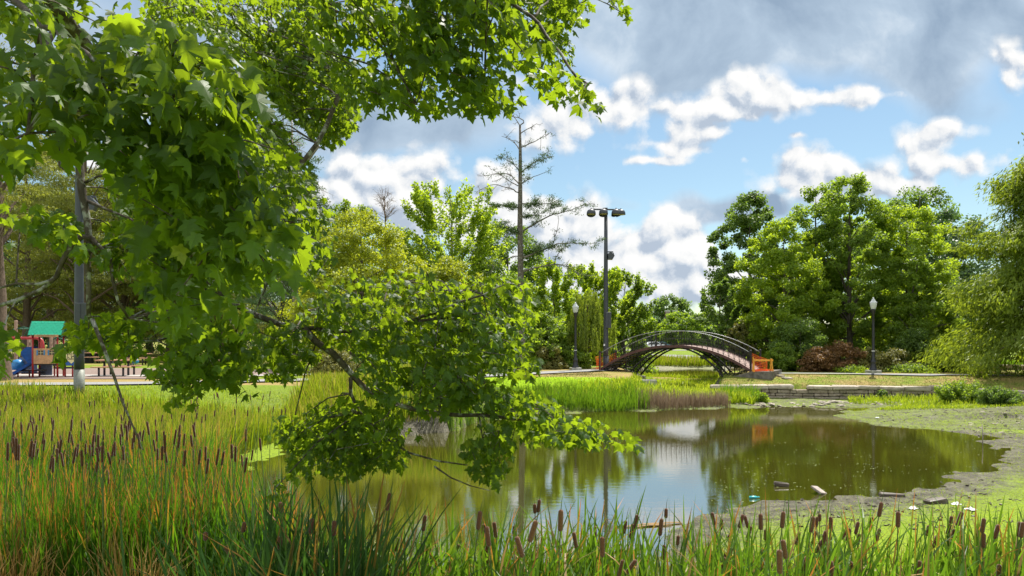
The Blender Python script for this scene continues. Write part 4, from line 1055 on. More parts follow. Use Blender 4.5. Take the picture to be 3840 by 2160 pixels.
# ---- lamp posts
def make_lamp():
    r = empty('lamp_post')
    b = MB(); b.box((0, 0, .06), (.62, .62, .30), 0, 0, .02); b.build('plinth', m_conc, r)
    b = MB(); b.lathe((0, 0, .21), [(.22, 0), (.22, .05), (.19, .09), (.165, .16), (.15, .30), (.13, .42), (.15, .44), (.15, .50), (.115, .53), (.105, .62), (.09, .66), (.078, 1.5), (.072, 2.6), (.07, 3.15), (.10, 3.17), (.10, 3.22), (.115, 3.24), (.13, 3.36), (.15, 3.40)], 14); b.build('post', m_black, r)
    b = MB(); b.lathe((0, 0, 3.61), [(.12, 0), (.14, .04), (.175, .20), (.20, .34), (.19, .40), (.13, .43), (.12, .47), (.085, .53), (.05, .56), (.045, .62), (.02, .66)], 18); b.build('globe', m_globe, r)
    b = MB(); b.lathe((0, 0, 1.25), [(.086, 0), (.086, .05)], 12); b.build('band', m_white, r)
    return r
lamp = make_lamp(); lamp.location = G(2158, 46.3); lamp.rotation_euler.z = R(10)
tag(lamp, 'black park lamp post with white globe beside the willow, left of the bridge', 'lamp post', 'park lamp posts')
l2 = copy_tree(lamp); l2.location = G(3275, 42.9); l2.scale = (1, 1, 1.03)
tag(l2, 'black park lamp post with white globe before the russet shrubs, right of the bridge', 'lamp post', 'park lamp posts')
for px, D, lb in ((2390, 95, 'small park lamp post with white globe in front of the porch house'), (408, 62, 'park lamp post with white globe behind the green play roof, among the conifers'), (2458, 118, 'square headed pale lamp post by the far road left of the bridge crown')):
    c = copy_tree(lamp); c.location = G(px, D); tag(c, lb, 'lamp post', 'park lamp posts')
    if D == 118: c.scale = (1.0, 1.0, 1.25)

# ---- floodlight poles
def make_flood(hh=10.1):
    r = empty('floodlight_pole')
    b = MB(); b.lathe((0, 0, .9), [(.165, 0), (.16, .5), (.145, 3), (.125, 6), (.105, hh - .95)], 16); b.build('pole', m_pole, r)
    b = MB(); b.lathe((0, 0, -.35), [(.172, 0), (.172, 1.25)], 20); sl_ = b.build('base_sleeve', m_alu, r)
    b = MB(); b.box((.13, -.16, 3.15), (.34, .26, .98), 0, 0, .012); b.box((.13, -.30, 3.15), (.012, .02, .9)); b.build('electrical_box', m_pole, r)
    b = MB(); b.box((-.12, -.17, 1.6), (.09, .012, .12)); b.build('sticker', m_white, r)
    b = MB()
    b.box((0, 0, hh - .02), (1.95, .09, .08), R(4)); b.box((0, 0, hh + .05), (.2, .16, .07)); b.build('crossarm', m_pole, r)
    for (x, y, ya, ti) in ((-.93, -.10, R(-4), R(38)), (-.17, -.16, R(2), R(38)), (.62, -.10, R(28), R(42)), (.95, .06, R(75), R(40))):
        hd = empty('floodlight'); hd.parent = r; hd.location = (x, y, hh - .28); hd.rotation_euler = (ti - R(90) + R(52), 0, ya)
        b = MB(); b.lathe((0, 0, 0), [(.02, .27), (.12, .255), (.22, .20), (.275, .10), (.285, 0), (.29, -.05)], 18)
        # half-round visor under the dome's rim
        vs = []; fs = []
        for k in range(13):
            w = math.pi * k / 12 + math.pi * .0
            vs += [(.29 * math.cos(w), .29 * math.sin(w), -.04), (.29 * math.cos(w), .29 * math.sin(w), -.04 - .16 * math.sin(w))]
        for k in range(12): fs.append((2 * k, 2 * k + 1, 2 * k + 3, 2 * k + 2))
        b.add(vs, fs); b.tube([(0, 0, .24), (0, .02, .34)], .04, 6); b.build('housing', m_pole, hd)
        b = MB(); b.lathe((0, 0, -.052), [(.01, -.035), (.15, -.025), (.27, 0)], 18); b.build('lens', m_lens, hd)
    sp_ = empty('spotlight'); sp_.parent = r; sp_.location = (.26, -.05, 7.2)
    b = MB(); b.box((-.02, 0, .22), (.42, .08, .07)); b.tube([(.16, 0, .22), (.24, 0, .05)], .025, 5)
    a = R(28)
    poly = [(-.13, .12), (.05, .2), (.27, -.02), (.14, -.26), (-.14, -.25)]
    b.prism([(x, -.17, z) for x, z in poly], (0, .34, 0)); b.build('spot_housing', m_pole, sp_)
    b = MB(); b.prism([(-.12, -.172, -.253), (.13, -.172, -.263), (.13, .165, -.263), (-.12, .165, -.253)], (0, 0, -.012)); b.build('spot_lens', m_lens, sp_)
    return r
fl = make_flood(); fl.location = G(2272, 46.8); fl.location.z -= .05; fl.location.z = 1.33
tag(fl, 'tall dark pole with a row of round floodlights at the left end of the bridge', 'light pole', 'floodlight poles')
f2 = copy_tree(fl); f2.location = G(297, 26); f2.location.z = 1.38; f2.rotation_euler.z = R(12)
tag(f2, 'thick dark light pole on a pale sleeve in the reeds, in front of the playground', 'light pole', 'floodlight poles')
for ch in fl.children:
    if ch.name.startswith('base_sleeve'): ch.data = ch.data.copy(); ch.data.materials[0] = m_pole
for ch in f2.children:
    if ch.name.startswith('electrical_box'): ch.location.z -= .25; ch.scale = (1.0, 1, .95)
    if ch.name.startswith('spotlight'): ch.location.z -= .50; ch.location.x += .1

# ---- the iron bridge
A0 = np.array([5.42, 46.0]); B0 = np.array([13.27, 41.5]); AX = (B0 - A0); LB = float(np.linalg.norm(AX)); AX /= LB; PX_ = np.array([-AX[1], AX[0]]); WB = 2.55
def bp(s, w, z):
    q = A0 + AX * s * LB + PX_ * w; return (float(q[0]), float(q[1]), float(z))
def deckz(s):
    e = 1.42 + .13 * s; t = 2 * s - 1
    return e + 1.50 * (1 - t * t) * (1 - .06 * (1 - abs(t))) + .02
m_iron = solid('black_cast_iron', (.016, .014, .014), .75, 0, .3, 6, .2)
m_rail = solid('grey_wire_rail', (.27, .275, .27), .4, .4, .2, 8)
m_rust = solid('red_brown_edge_beam', (.085, .034, .030), .65, 0, .3, 5, .3)
m_deck, nt = new_mat('pinkish_deck_boards'); po = obj_pos(nt); n = noise(nt, 5, 5, .65, po); p = pbsdf(nt, ramp(nt, n, [(.3, (.22, .155, .135)), (.7, (.37, .28, .245))]), .8, 0, .2, bump(nt, noise(nt, 40, 2, .5, po), .3, .02)); finish(nt, p.outputs[0])
br = empty('iron_footbridge', (float(A0[0]), float(A0[1]), 1.42)); tag(br, 'arched iron footbridge with lattice railings, scrollwork and a pinkish deck, closed off with orange netting', 'bridge')
def bpart(name, mb_, mat, par=None):
    o = mb_.build(name, mat, par or br)
    o.matrix_parent_inverse = br.matrix_basis.inverted() if par is None else par.matrix_parent_inverse.copy() if False else br.matrix_basis.inverted()
    return o
NS = 48
b = MB()
for i in range(NS):
    s0, s1 = i / NS + .0007, (i + 1) / NS - .0007
    b.add([bp(s, w, deckz(s) + dz) for s in (s0, s1) for w in (.06, WB - .06) for dz in (-.05, 0)], [(0, 1, 3, 2), (4, 6, 7, 5), (0, 4, 5, 1), (2, 3, 7, 6), (0, 2, 6, 4), (1, 5, 7, 3)])
bpart('deck', b, m_deck)
for w in (0, WB):
    b = MB()
    for i in range(NS):
        s0, s1 = i / NS, (i + 1) / NS
        q = []
        for s in (s0, s1):
            for ww in (w - .055, w + .055):
                for dz in (-.12, .035): q.append(bp(s, ww, deckz(s) + dz))
        b.add(q, [(0, 1, 3, 2), (4, 6, 7, 5), (0, 4, 5, 1), (2, 3, 7, 6), (0, 2, 6, 4), (1, 5, 7, 3)])
    bpart('edge_beam', b, m_rust)
b = MB()
for i in range(1, NS, 2): b.tube([bp(i / NS, .05, deckz(i / NS) - .1), bp(i / NS, WB - .05, deckz(i / NS) - .1)], .035, 4)
bpart('cross_joists', b, m_iron)
def ribz(s):
    t = (s - .515) / .325
    return 1.0 + .06 * s + (2.80 - 1.03) * max(0, 1 - abs(t) ** 2.15)
for w in (.06, WB / 2, WB - .06):
    b = MB()
    ss = np.linspace(.19, .84, 40)
    b.tube([bp(s, w, ribz(s)) for s in ss], .055, 6)
    bpart('arch_rib', b, m_iron)
    # straight lower chord along the deck, then scrolls in the spandrels
    for side in (0, 1):
        b = MB()
        sA, sB = (.03, .42) if side == 0 else (.97, .61)
        def zt(s): return deckz(s) - .13
        for k in range(7):
            f = k / 6; s = sA + (sB - sA) * (f * .92 + .06)
            lowz = ribz(s) if .19 < s < .84 else (zt(s) - .62 + .2 * f)
            gap = zt(s) - lowz
            if gap < .12: continue
            rc = min(.26, gap * .46); zc = zt(s) - rc - .01
            sd = 1 if side == 0 else -1
            pts = []
            for j in range(17):
                a = math.pi * (.5 + 1.6 * j / 16); rr_ = rc * (1 - .45 * j / 16)
                pts.append(bp(s + sd * (rr_ * math.cos(a)) / LB, w, zc + rr_ * math.sin(a)))
            b.tube(pts, .017, 4)
            if gap > 2 * rc + .08:
                rc2 = min(.2, (gap - 2 * rc) * .48); zc2 = lowz + rc2
                b.tube([bp(s + sd * (rc2 * math.cos(a * math.pi / 8)) / LB, w, zc2 + rc2 * math.sin(a * math.pi / 8)) for a in range(15)], .015, 4)
                b.tube([bp(s - sd * .02, w, zt(s)), bp(s - sd * .035, w, lowz)], .018, 4)
        # brace from the foot to the deck end
        sf = .19 if side == 0 else .84
        b.tube([bp(sf, w, ribz(sf) + .02), bp(sA, w, deckz(sA) - .14)], .03, 5)
        b.tube([bp(sf, w, ribz(sf)), bp(sf, w, deckz(sf) - .12)], .026, 5)
        bpart('scrollwork', b, m_iron)
def railz(s): return deckz(s) + .96 - .10 * (1 - (2 * s - 1) ** 2)
for w in (0, WB):
    rl = MB(); ss = np.linspace(0, 1, 50); rl.tube([bp(s, w, railz(s)) for s in ss], .022, 6)
    rail = bpart('railing', rl, m_rail)
    b = MB()
    b.tube([bp(s, w, railz(s) - .45) for s in ss], .007, 4); b.tube([bp(s, w, deckz(s) + .10) for s in ss], .007, 4)
    NP = 30
    for i in range(1, NP):
        s = i / NP
        b.tube([bp(s, w, deckz(s)), bp(s, w, railz(s))], .015, 4)
    for i in range(NP):
        s0, s1 = i / NP, (i + 1) / NP
        b.tube([bp(s0, w, deckz(s0) + .04), bp(s1, w, railz(s1))], .009, 3); b.tube([bp(s1, w, deckz(s1) + .04), bp(s0, w, railz(s0))], .009, 3)
        sm_ = (s0 + s1) / 2; zc = (deckz(sm_) + railz(sm_)) / 2
        b.tube([bp(sm_ + .06 * math.cos(a * math.pi / 4) / LB, w, zc + .06 * math.sin(a * math.pi / 4)) for a in range(9)], .009, 3)
    o = bpart('lattice', b, m_iron); 
    for s in (0, 1):
        b = MB(); q = bp(s, w, deckz(s))
        b.box((q[0], q[1], q[2] + .45), (.10, .10, 1.15), math.atan2(AX[1], AX[0])); b.lathe((q[0], q[1], q[2] + 1.02), [(.06, 0), (.085, .03), (.06, .08), (.02, .12)], 10)
        bpart('end_post', b, m_iron)
m_abut = solid('shade_toned_abutment_concrete', (.15, .135, .115), .9, 0, .35, 4, .6, .2)  # concrete colour darkened to stand for the shadow on the abutments
# masonry abutments
for nm, prof, lb in (('bridge_abutment', [(1.13, .4), (1.13, 1.53), (1.0, 1.50), (.93, 1.30), (.80, .98), (.78, .5)], 'sloped concrete abutment under the right end of the bridge'),
                 ('bridge_abutment', [(-.06, .4), (-.06, 1.40), (.02, 1.36), (.10, 1.15), (.22, .95), (.23, .4)], 'concrete abutment in the weeds under the left end of the bridge')):
    b = MB(); b.prism([bp(s, -.12, z) for s, z in prof], (PX_[0] * (WB + .24), PX_[1] * (WB + .24), 0))
    tag(b.build(nm, m_abut), lb, 'abutment', 'bridge abutments')
b = MB(); q = P(2425, 1432, 43.4); b.box((q[0], q[1], q[2] - .12), (1.15, .7, .5), R(-12), .03, .05); tag(b.build('footing_block', m_conc), 'pale flat topped stone block in the weeds by the left foot of the bridge arch', 'stone block')

# ---- orange netting and sawhorse
m_orange, nt = new_mat('orange_plastic_net'); p = pbsdf(nt, (.82, .12, .025), .5, 0, .4); t_ = nt.nodes.new('ShaderNodeBsdfTranslucent'); t_.inputs['Color'].default_value = (.9, .15, .03, 1); mx = nt.nodes.new('ShaderNodeMixShader'); mx.inputs[0].default_value = .35; nt.links.new(p.outputs[0], mx.inputs[1]); nt.links.new(t_.outputs[0], mx.inputs[2]); finish(nt, mx.outputs[0])
m_saw = solid('yellow_orange_painted_wood', (.72, .33, .03), .55); m_fpost = solid('rusty_fence_post', (.16, .06, .04), .7)
def net(label, line, ztop, zbot, sag, group='orange safety netting at the bridge ends', post=None):
    pts = resample([np.array(p_, float) for p_ in line], .11); n = len(pts); rows = 10
    b = MB()
    def at(i, j):
        t = i / (n - 1); f = j / (rows - 1)
        zt = ztop(t) - sag * math.sin(math.pi * min(1, max(0, t))) ; zb_ = zbot(t)
        bulge = .06 * math.sin(f * 3.1) * math.sin(t * 9)
        return Vector((pts[i][0] + bulge, pts[i][1] - bulge, zb_ + (zt - zb_) * f + .012 * math.sin(i * 1.7 + j)))
    h = .0105
    for j in range(rows):
        for i in range(n - 1):
            a, c = at(i, j), at(i + 1, j); u = Vector((0, 0, h))
            b.add([a - u, c - u, c + u, a + u], [(0, 1, 2, 3)])
    for i in range(n):
        k0 = min(i, n - 2); d = (at(k0 + 1, 0) - at(k0, 0)); d.z = 0; d = d.normalized() * .006
        for j in range(rows - 1):
            a, c = at(i, j), at(i, j + 1); off = Vector((0, 0, .0))
            b.add([a - d, a + d, c + d, c - d], [(0, 1, 2, 3)])
    r = empty('safety_net', tuple(at(0, 0))); tag(r, label, 'safety net', group)
    o = b.build('netting', m_orange, r); o.matrix_parent_inverse = r.matrix_basis.inverted()
    for pp_ in (post or []):
        b = MB(); b.box((pp_[0], pp_[1], pp_[2] + .5), (.06, .06, 1.25)); o = b.build('stake', m_fpost, r); o.matrix_parent_inverse = r.matrix_basis.inverted()
    return r
e1 = bp(1, 0, 0); e2 = bp(1, WB, 0)
net('orange plastic safety netting strung across the right end of the bridge, bulging on its right', [(e1[0] + .06, e1[1] - .06), (e1[0] + .55, e1[1] + .25), (e1[0] + 1.05, e1[1] + .45), (e1[0] + 1.30, e1[1] + .95), (e2[0] + .35, e2[1] + .2)],
    lambda t: 2.50 - .42 * t, lambda t: 1.50, .20)
w1 = bp(0, 0, 0); w2 = bp(0, WB, 0)
net('crumpled orange plastic safety netting across the left end of the bridge between two stakes', [(w1[0] + .05, w1[1] - .1), (w1[0] - .30, w1[1] + .3), (w1[0] - .1, w1[1] + .9), (w1[0] + .5, w1[1] + 1.5), (w2[0] + .05, w2[1])],
    lambda t: 2.28 + .14 * t, lambda t: 1.36, .26, post=[(w1[0], w1[1] - .12, 1.35), (w2[0] + .05, w2[1], 1.45)])
net('flat red orange netting lying loose on the ground at the right bridge end', [(e1[0] + .1, e1[1] - .15), (e1[0] + .7, e1[1] + .0), (e1[0] + 1.35, e1[1] + .3)], lambda t: 1.62, lambda t: 1.47, 0)
sw = empty('sawhorse', (e1[0] + .6, e1[1] - .22, 1.5)); tag(sw, 'yellow wooden sawhorse barrier standing in front of the orange netting', 'barrier')
b = MB(); b.box((0, 0, .63), (1.15, .05, .10), R(3)); b.build('rail', m_saw, sw)
for sx, sy in ((.48, -.2), (.48, .22), (-.52, -.1), (-.52, .15)):
    b = MB(); b.tube([(sx, sy, -.02), (sx * .97, sy * .1, .72)], .038, 4); b.build('leg', m_saw, sw)

# ---- stone retaining wall
m_wall, nt = new_mat('rough_granite_blocks'); po = geo_pos(nt); n = noise(nt, 4, 5, .7, po); n2 = noise(nt, 22, 4, .7, po); n3_ = noise(nt, 1.2, 3, .5, po)
cc = ramp(nt, n, [(.28, (.15, .12, .085)), (.5, (.32, .265, .20)), (.72, (.46, .40, .32))]); cc = mix(nt, ramp(nt, n3_, [(.5, 0.), (.7, .5)]), cc, (.10, .105, .06))
p = pbsdf(nt, cc, .9, 0, .2, bump(nt, math_(nt, 'ADD', n2, n), .8, .05)); finish(nt, p.outputs[0])
m_cap, nt = new_mat('pale_granite_caps'); po = geo_pos(nt); n = noise(nt, 3, 5, .7, po); n2 = noise(nt, 22, 4, .7, po)
p = pbsdf(nt, ramp(nt, n, [(.28, (.28, .235, .185)), (.6, (.52, .46, .375))]), .9, 0, .2, bump(nt, math_(nt, 'ADD', n2, n), .7, .05)); finish(nt, p.outputs[0])
wl = empty('stone_wall', (10.6, 39.9, .2)); tag(wl, 'low wall of rough granite blocks with long pale cap stones along the far right shore', 'stone wall')
def wline(u):
    L = 0
    for a, c in zip(WALL[:-1], WALL[1:]):
        d = math.hypot(c[0] - a[0], c[1] - a[1])
        if u <= L + d:
            t = (u - L) / d; return a[0] + (c[0] - a[0]) * t, a[1] + (c[1] - a[1]) * t, math.atan2(c[1] - a[1], c[0] - a[0])
        L += d
    return c[0], c[1], math.atan2(c[1] - a[1], c[0] - a[0])
WLEN = sum(math.hypot(c[0] - a[0], c[1] - a[1]) for a, c in zip(WALL[:-1], WALL[1:]))
random.seed(11)
b = MB(); b2 = MB()
core = MB()
for z0, hgt in ((.0, .12), (.125, .17), (.30, .15), (.455, .20)):
    u = random.random() * .3
    while u < WLEN - .3:
        w = random.choice((.3, .45, .55, .7, .9)) * random.uniform(.85, 1.15)
        x, y, a = wline(u + w / 2); b.box((x, y, z0 + hgt / 2 + .0), (w - .03, .40 + random.uniform(-.05, .05), hgt - .012), a, .014, .03); u += w
u = 0.0
while u < WLEN - .5:
    w = random.uniform(1.0, 1.75)
    if u > 12: w *= .75
    if 3.5 < u < 4.9: u = 5.0; continue
    x, y, a = wline(u + w / 2); hh_ = random.uniform(.19, .25) 
    b2.box((x, y - .03, .66 + hh_ / 2 + random.uniform(-.012, .012)), (w - .03, .55, hh_), a + random.uniform(-.02, .02), .025, .05); u += w
o = b.build('wall_face', m_wall, wl); o.matrix_parent_inverse = wl.matrix_basis.inverted()
o = b2.build('coping', m_cap, wl); o.matrix_parent_inverse = wl.matrix_basis.inverted()

# ---- stones along the shore
m_rock = solid('shore_stone', (.33, .295, .235), .9, 0, .3, 4, .7, .2)
def rock_mesh(seed):
    r_ = random.Random(seed); b = MB()
    vs = []; 
    n = 7
    for k, (rr_, z) in enumerate(((.55, -.12), (1., .05), (.85, .30), (.45, .42))):
        for i in range(n):
            w = 2 * math.pi * (i + .3 * k) / n; q = rr_ * r_.uniform(.7, 1.15)
            vs.append((q * math.cos(w), q * math.sin(w) * .75, z * r_.uniform(.8, 1.2)))
    fs = [tuple(range(n - 1, -1, -1)), tuple(range(3 * n, 4 * n))]
    for k in range(3):
        for i in range(n): fs.append((k * n + i, k * n + (i + 1) % n, (k + 1) * n + (i + 1) % n, (k + 1) * n + i))
    b.add(vs, fs); me = b.mesh('stone'); me.materials.append(m_rock); return me
RM = [rock_mesh(s) for s in range(7)]
random.seed(4)
for i in range(95):
    if i < 70:
        px = random.choice((random.uniform(2760, 3180), random.uniform(2740, 3440), random.uniform(2900, 3300))); D = random.uniform(36.5, 37.7); s = random.uniform(.08, .24)
        lb, gp = 'grey stone lying on the muddy far shore below the granite wall', 'stones on the far shore'
    else:
        px = random.uniform(3640, 3860); D = random.uniform(26, 33); s = random.uniform(.04, .13)
        lb, gp = 'stone on the mud flat at the right below the wall bend', 'stones on the right mud flat'
    X = (px - CX) / F * D
    o = link('stone', random.choice(RM)); o.location = (X, D, float(H(X, D)) - .01); o.scale = (s, s, s * .8); o.rotation_euler = (random.uniform(-.2, .2), random.uniform(-.2, .2), random.uniform(0, 6))
    tag(o, lb, 'stone', gp)
for px, py, s in ((3100, 1500, .25), (3125, 1498, .30), (2895, 1512, .26)):
    D = 37.4 if s > .26 else 37.; X = (px - CX) / F * D
    o = link('stone', RM[int(s * 100) % 7]); o.location = (X, D, float(H(X, D))); o.scale = (s, s * .8, s * .8); o.rotation_euler = (0, 0, px)
    tag(o, {3100: 'larger tilted stone on the far shore below the middle of the wall', 3125: 'largest rounded stone on the far shore below the middle of the wall', 2895: 'flat pale stone slab on the far shore near the brown stubble'}[px], 'stone')
for px, py, D, w in ((2930, 1391, 42, .5), (2905, 1389, 42.6, .35)):
    X = (px - CX) / F * D; b = MB(); b.box((X, D - .9, float(H(X, D - .9)) + .02), (w, .3, .12), .2, .03, .03); tag(b.build('flat_stone', m_cap), 'pale flat stone in the grass by the right bridge end, the %s one' % ('larger' if w > .4 else 'smaller'), 'stone')

# ---- debris on the water and mud
m_wet = solid('wet_dark_wood', (.085, .065, .045), .5, 0, .3, 8, .4); m_slab = solid('pale_concrete_slab', (.33, .28, .24), .85, 0, .2, 6, .5)
def debris(name, label, cat, px, py, dims, mat, rz=0., tilt=(0, 0), zc=.03, prof=None):
    D = F * (CAMZ - zc) / (py - HZ); X = (px - CX) / F * D
    b = MB(); b.box((0, 0, 0), dims, 0, min(dims) * .08, min(dims) * .2); o = b.build(name, mat, None, (X, D, zc), rz); o.rotation_euler = (tilt[0], tilt[1], rz); tag(o, label, cat); return o
debris('driftwood', 'dark waterlogged wood chunk floating left of the square slab', 'wood', 2930, 1816, (.32, .12, .10), m_wet, R(-10), (0, R(6)), .04)
debris('slab', 'pale square concrete slab tilted up out of the shallow water', 'slab', 3070, 1838, (.28, .26, .05), m_slab, R(42), (R(28), R(10)), .07)
debris('driftwood', 'dark broken beam on the mud edge right of the square slab', 'wood', 3345, 1858, (.50, .14, .09), m_wet, R(-4), (0, R(3)), .05)
debris('driftwood', 'thick dark beam end lying on the duckweed at the right', 'wood', 3510, 1882, (.42, .20, .13), m_wet, R(8), (0, R(-4)), .07)
m_teal = solid('teal_plastic', (.05, .48, .50), .3); m_clear = solid('white_plastic', (.50, .53, .53), .35)
b = MB(); b.tube([(-.11, 0, 0), (-.10, 0, 0), (.04, 0, 0), (.075, 0, 0), (.12, 0, 0)], [.012, .03, .03, .013, .013], 10)
D = F * 3.37 / (1864 - HZ); o = b.build('plastic_bottle', m_teal, None, ((2828 - CX) / F * D, D, .025), R(8)); tag(o, 'teal plastic bottle floating on the pond', 'bottle')
for px, py, lb in ((3585, 1892, 'crumpled white plastic bag on the duckweed by the dark beam end'), (3640, 1912, 'white plastic scrap on the duckweed nearer the right edge'), (3425, 1908, 'flat white plastic scrap at the mud edge below the broken beam'), (3290, 1572, 'small white plastic cup on the far mud flat')):
    b = MB(); vs = []; r_ = random.Random(px)
    for j in range(5):
        for i in range(6): vs.append(((i - 2.5) * .036 + r_.uniform(-.012, .012), (j - 2) * .032 + r_.uniform(-.012, .012), r_.uniform(.0, .05) * (1 if 0 < i < 5 and 0 < j < 4 else .2)))
    fs = [(j * 6 + i, j * 6 + i + 1, j * 6 + i + 7, j * 6 + i + 6) for j in range(4) for i in range(5)]
    b.add(vs, fs, True); D = F * 3.34 / (py - HZ); X = (px - CX) / F * D; o = b.build('plastic_scrap', m_clear, None, (X, D, float(max(0, H(X, D))) + .012), px); tag(o, lb, 'litter')
b = MB(); b.tube([(0, 0, -.3), (.01, 0, .25), (.0, .01, .62)], [.018, .016, .012], 6); D = F * 3.4 / (1665 - HZ); o = b.build('stake', m_slab, None, ((3684 - CX) / F * D, D, 0)); tag(o, 'thin pale stick standing upright in the water at the right', 'stick')
m_tan = solid('dry_reed_raft', (.36, .24, .12), .8)
b = MB(); r_ = random.Random(2)
for k in range(16): x = r_.uniform(-.3, .3); y = r_.uniform(-.08, .08); b.tube([(x - .28, y, .01), (x, y + .03, .02), (x + .28, y + r_.uniform(-.05, .05), .012)], .007, 4)
D = F * 3.38 / (1968 - HZ); o = b.build('reed_raft', m_tan, None, ((2450 - CX) / F * D, D, .005), R(14)); tag(o, 'small raft of dead tan reed stalks floating at the near pond edge', 'reed stalks')
# loose black clods and twigs nobody could count
b = MB(); r_ = random.Random(9)
for k in range(520):
    if k < 330: px = r_.uniform(3300, 3850); D = r_.uniform(25, 36)
    else: px = r_.uniform(2900, 3800); D = r_.uniform(13, 17.5)
    X = (px - CX) / F * D; z = float(H(X, D))
    if z < -.015: continue
    z = max(z, .0); a = r_.uniform(0, 6.3); L = r_.uniform(.04, .17)
    if r_.random() < .75: b.tube([(X, D, z + .01), (X + L * math.cos(a) * .5, D + L * math.sin(a) * .5, z + .03), (X + L * math.cos(a), D + L * math.sin(a), z + .008)], r_.uniform(.004, .013), 4)
    else: b.box((X, D, z + .01), (L * .4, L * .3, r_.uniform(.015, .04)), a, .012)
tag(b.build('mud_debris', m_wet), 'dark twigs and clods scattered on the wet mud', 'debris', None, 'stuff')

# ---- playground
m_red = solid('red_powder_coat', (.36, .020, .022), .4); m_blue = solid('blue_plastic', (.008, .085, .36), .35); m_tanp = solid('tan_plastic', (.50, .29, .15), .5)
m_green, nt = new_mat('green_plastic_shingles'); p = pbsdf(nt, mix(nt, noise(nt, 6, 3, .5, obj_pos(nt)), (.004, .23, .135), (.01, .36, .22)), .4, 0, .5); finish(nt, p.outputs[0])
m_dgreen = solid('dark_green_plastic', (.005, .085, .05), .5); m_cream = solid('cream_panel', (.70, .64, .34), .5); m_dkline = solid('dark_line', (.06, .05, .04), .6); m_sky = solid('light_blue_trim', (.03, .22, .50), .4)
m_greyp = solid('grey_blue_plastic', (.16, .20, .32), .5); m_dkdeck = solid('dark_coated_deck', (.035, .033, .038), .6)
m_wood = solid('tan_picnic_planks', (.44, .24, .14), .6, 0, .2, 6); m_timber = solid('weathered_timber', (.30, .20, .145), .8, 0, .2, 6)
gz = 1.5
pg_ = empty('play_structure', (-22.4, 34.9, gz), R(17)); tag(pg_, 'toddler play house with green shingled roof, red posts, tan window panel and blue slide', 'play structure')
SC = 80.
W_, Dp = 1.02, 1.0
for (x, y) in ((0, 0), (W_, 0), (0, Dp), (W_, Dp)):
    b = MB(); b.tube([(x, y, -.05), (x, y, 2.0)], .042, 10); b.build('post', m_red, pg_)
for (x, y, h) in ((.66, .9, .62), (1.28, .25, .62), (1.62, .12, .62), (-.35, .75, .3), (-.75, .5, .3)):
    b = MB(); b.tube([(x, y, -.05), (x, y, h)], .035, 8); b.build('leg', m_red, pg_)
b = MB(); b.box((W_ / 2, Dp / 2, .64), (W_ - .09, Dp - .09, .08)); b.build('platform', m_dkdeck, pg_)
b = MB(); b.box((1.35, .35, .45), (.95, .55, .07)); b.box((1.35, .35, .58), (1.1, .6, .05)); b.build('step_deck', m_dkdeck, pg_)
b = MB(); b.box((-.15, .70, .33), (.95, .6, .07)); b.box((-.15, .7, .2), (.9, .5, .04)); b.build('low_deck', m_dkdeck, pg_)
# roof: two scalloped slopes and gable arches
rid, eav, zr, ze, ov = Dp / 2, .62, 2.66, 2.02, .17
rf = empty('roof'); rf.parent = pg_
b = MB()
for sgn in (-1, 1):
    rows = 7
    for k in range(rows):
        t0, t1 = k / rows, (k + 1.25) / rows
        def pt(x, t, lift=0):
            return (x, rid + sgn * eav * t, zr + (ze - zr) * t + lift)
        ncol = 10; wid = (W_ + 2 * ov) / ncol; sh = .5 * wid if k % 2 else 0
        for c_ in range(-1, ncol + 1):
            xa = -ov + c_ * wid + sh; xb = xa + wid
            xa, xb = max(xa, -ov), min(xb, W_ + ov)
            if xb - xa < .02: continue
            lift = .012 + .006 * (c_ % 2)
            xm = (xa + xb) / 2
            top = [pt(xa, t0, lift * .2), pt(xb, t0, lift * .2)]
            low = [pt(xb, min(1.02, t1 - .35 / rows), lift), pt(xm + (xb - xm) * .6, min(1.04, t1 - .1 / rows), lift), pt(xm, min(1.05, t1), lift), pt(xa + (xm - xa) * .4, min(1.04, t1 - .1 / rows), lift), pt(xa, min(1.02, t1 - .35 / rows), lift)]
            b.add(top + low, [tuple(range(7))] if sgn < 0 else [tuple(range(6, -1, -1))])
    b.add([(-ov, rid, zr - .012), (W_ + ov, rid, zr - .012), (W_ + ov, rid + sgn * eav, ze - .012), (-ov, rid + sgn * eav, ze - .012)], [(0, 1, 2, 3)])
b.build('shingles', m_green, rf)
b = MB()
for x in (-ov - .03, W_ + ov):
    out = [(x, rid - eav, ze - .03), (x, rid, zr + .01), (x, rid + eav, ze - .03)]
    arch = [(x, rid + .30 * math.cos(a * math.pi / 8), ze - .06 + .42 * math.sin(a * math.pi / 8)) for a in range(9)]
    poly = out + [(x, rid + eav, ze - .10)] + arch + [(x, rid - eav, ze - .10)]
    b.prism(poly, (.03, 0, 0))
b.build('gable', m_dgreen, rf)
b = MB(); b.box((W_ / 2 + .08, -.13, 1.97), (1.0, .03, .11)); sg_ = b.build('sign_board', m_tanp, pg_)
def text(txt, size, loc, rot, mat, par, ext=.003):
    cu = bpy.data.curves.new('lettering', 'FONT'); cu.body = txt; cu.size = size; cu.extrude = ext; cu.align_x = 'CENTER'; cu.align_y = 'CENTER'; cu.resolution_u = 2
    o = bpy.data.objects.new('lettering', cu); me = bpy.data.meshes.new_from_object(o); bpy.data.objects.remove(o)
    q = link('lettering', me, mat, par, loc); q.rotation_euler = rot; return q
text('TODDLERTOWN', .10, (W_ / 2 + .08, -.150, 1.97), (R(90), 0, 0), m_timber, sg_)
b = MB(); b.box((W_ / 2, -.02, 1.02), (W_ - .08, .04, .72)); pn = b.build('window_panel', m_tanp, pg_)
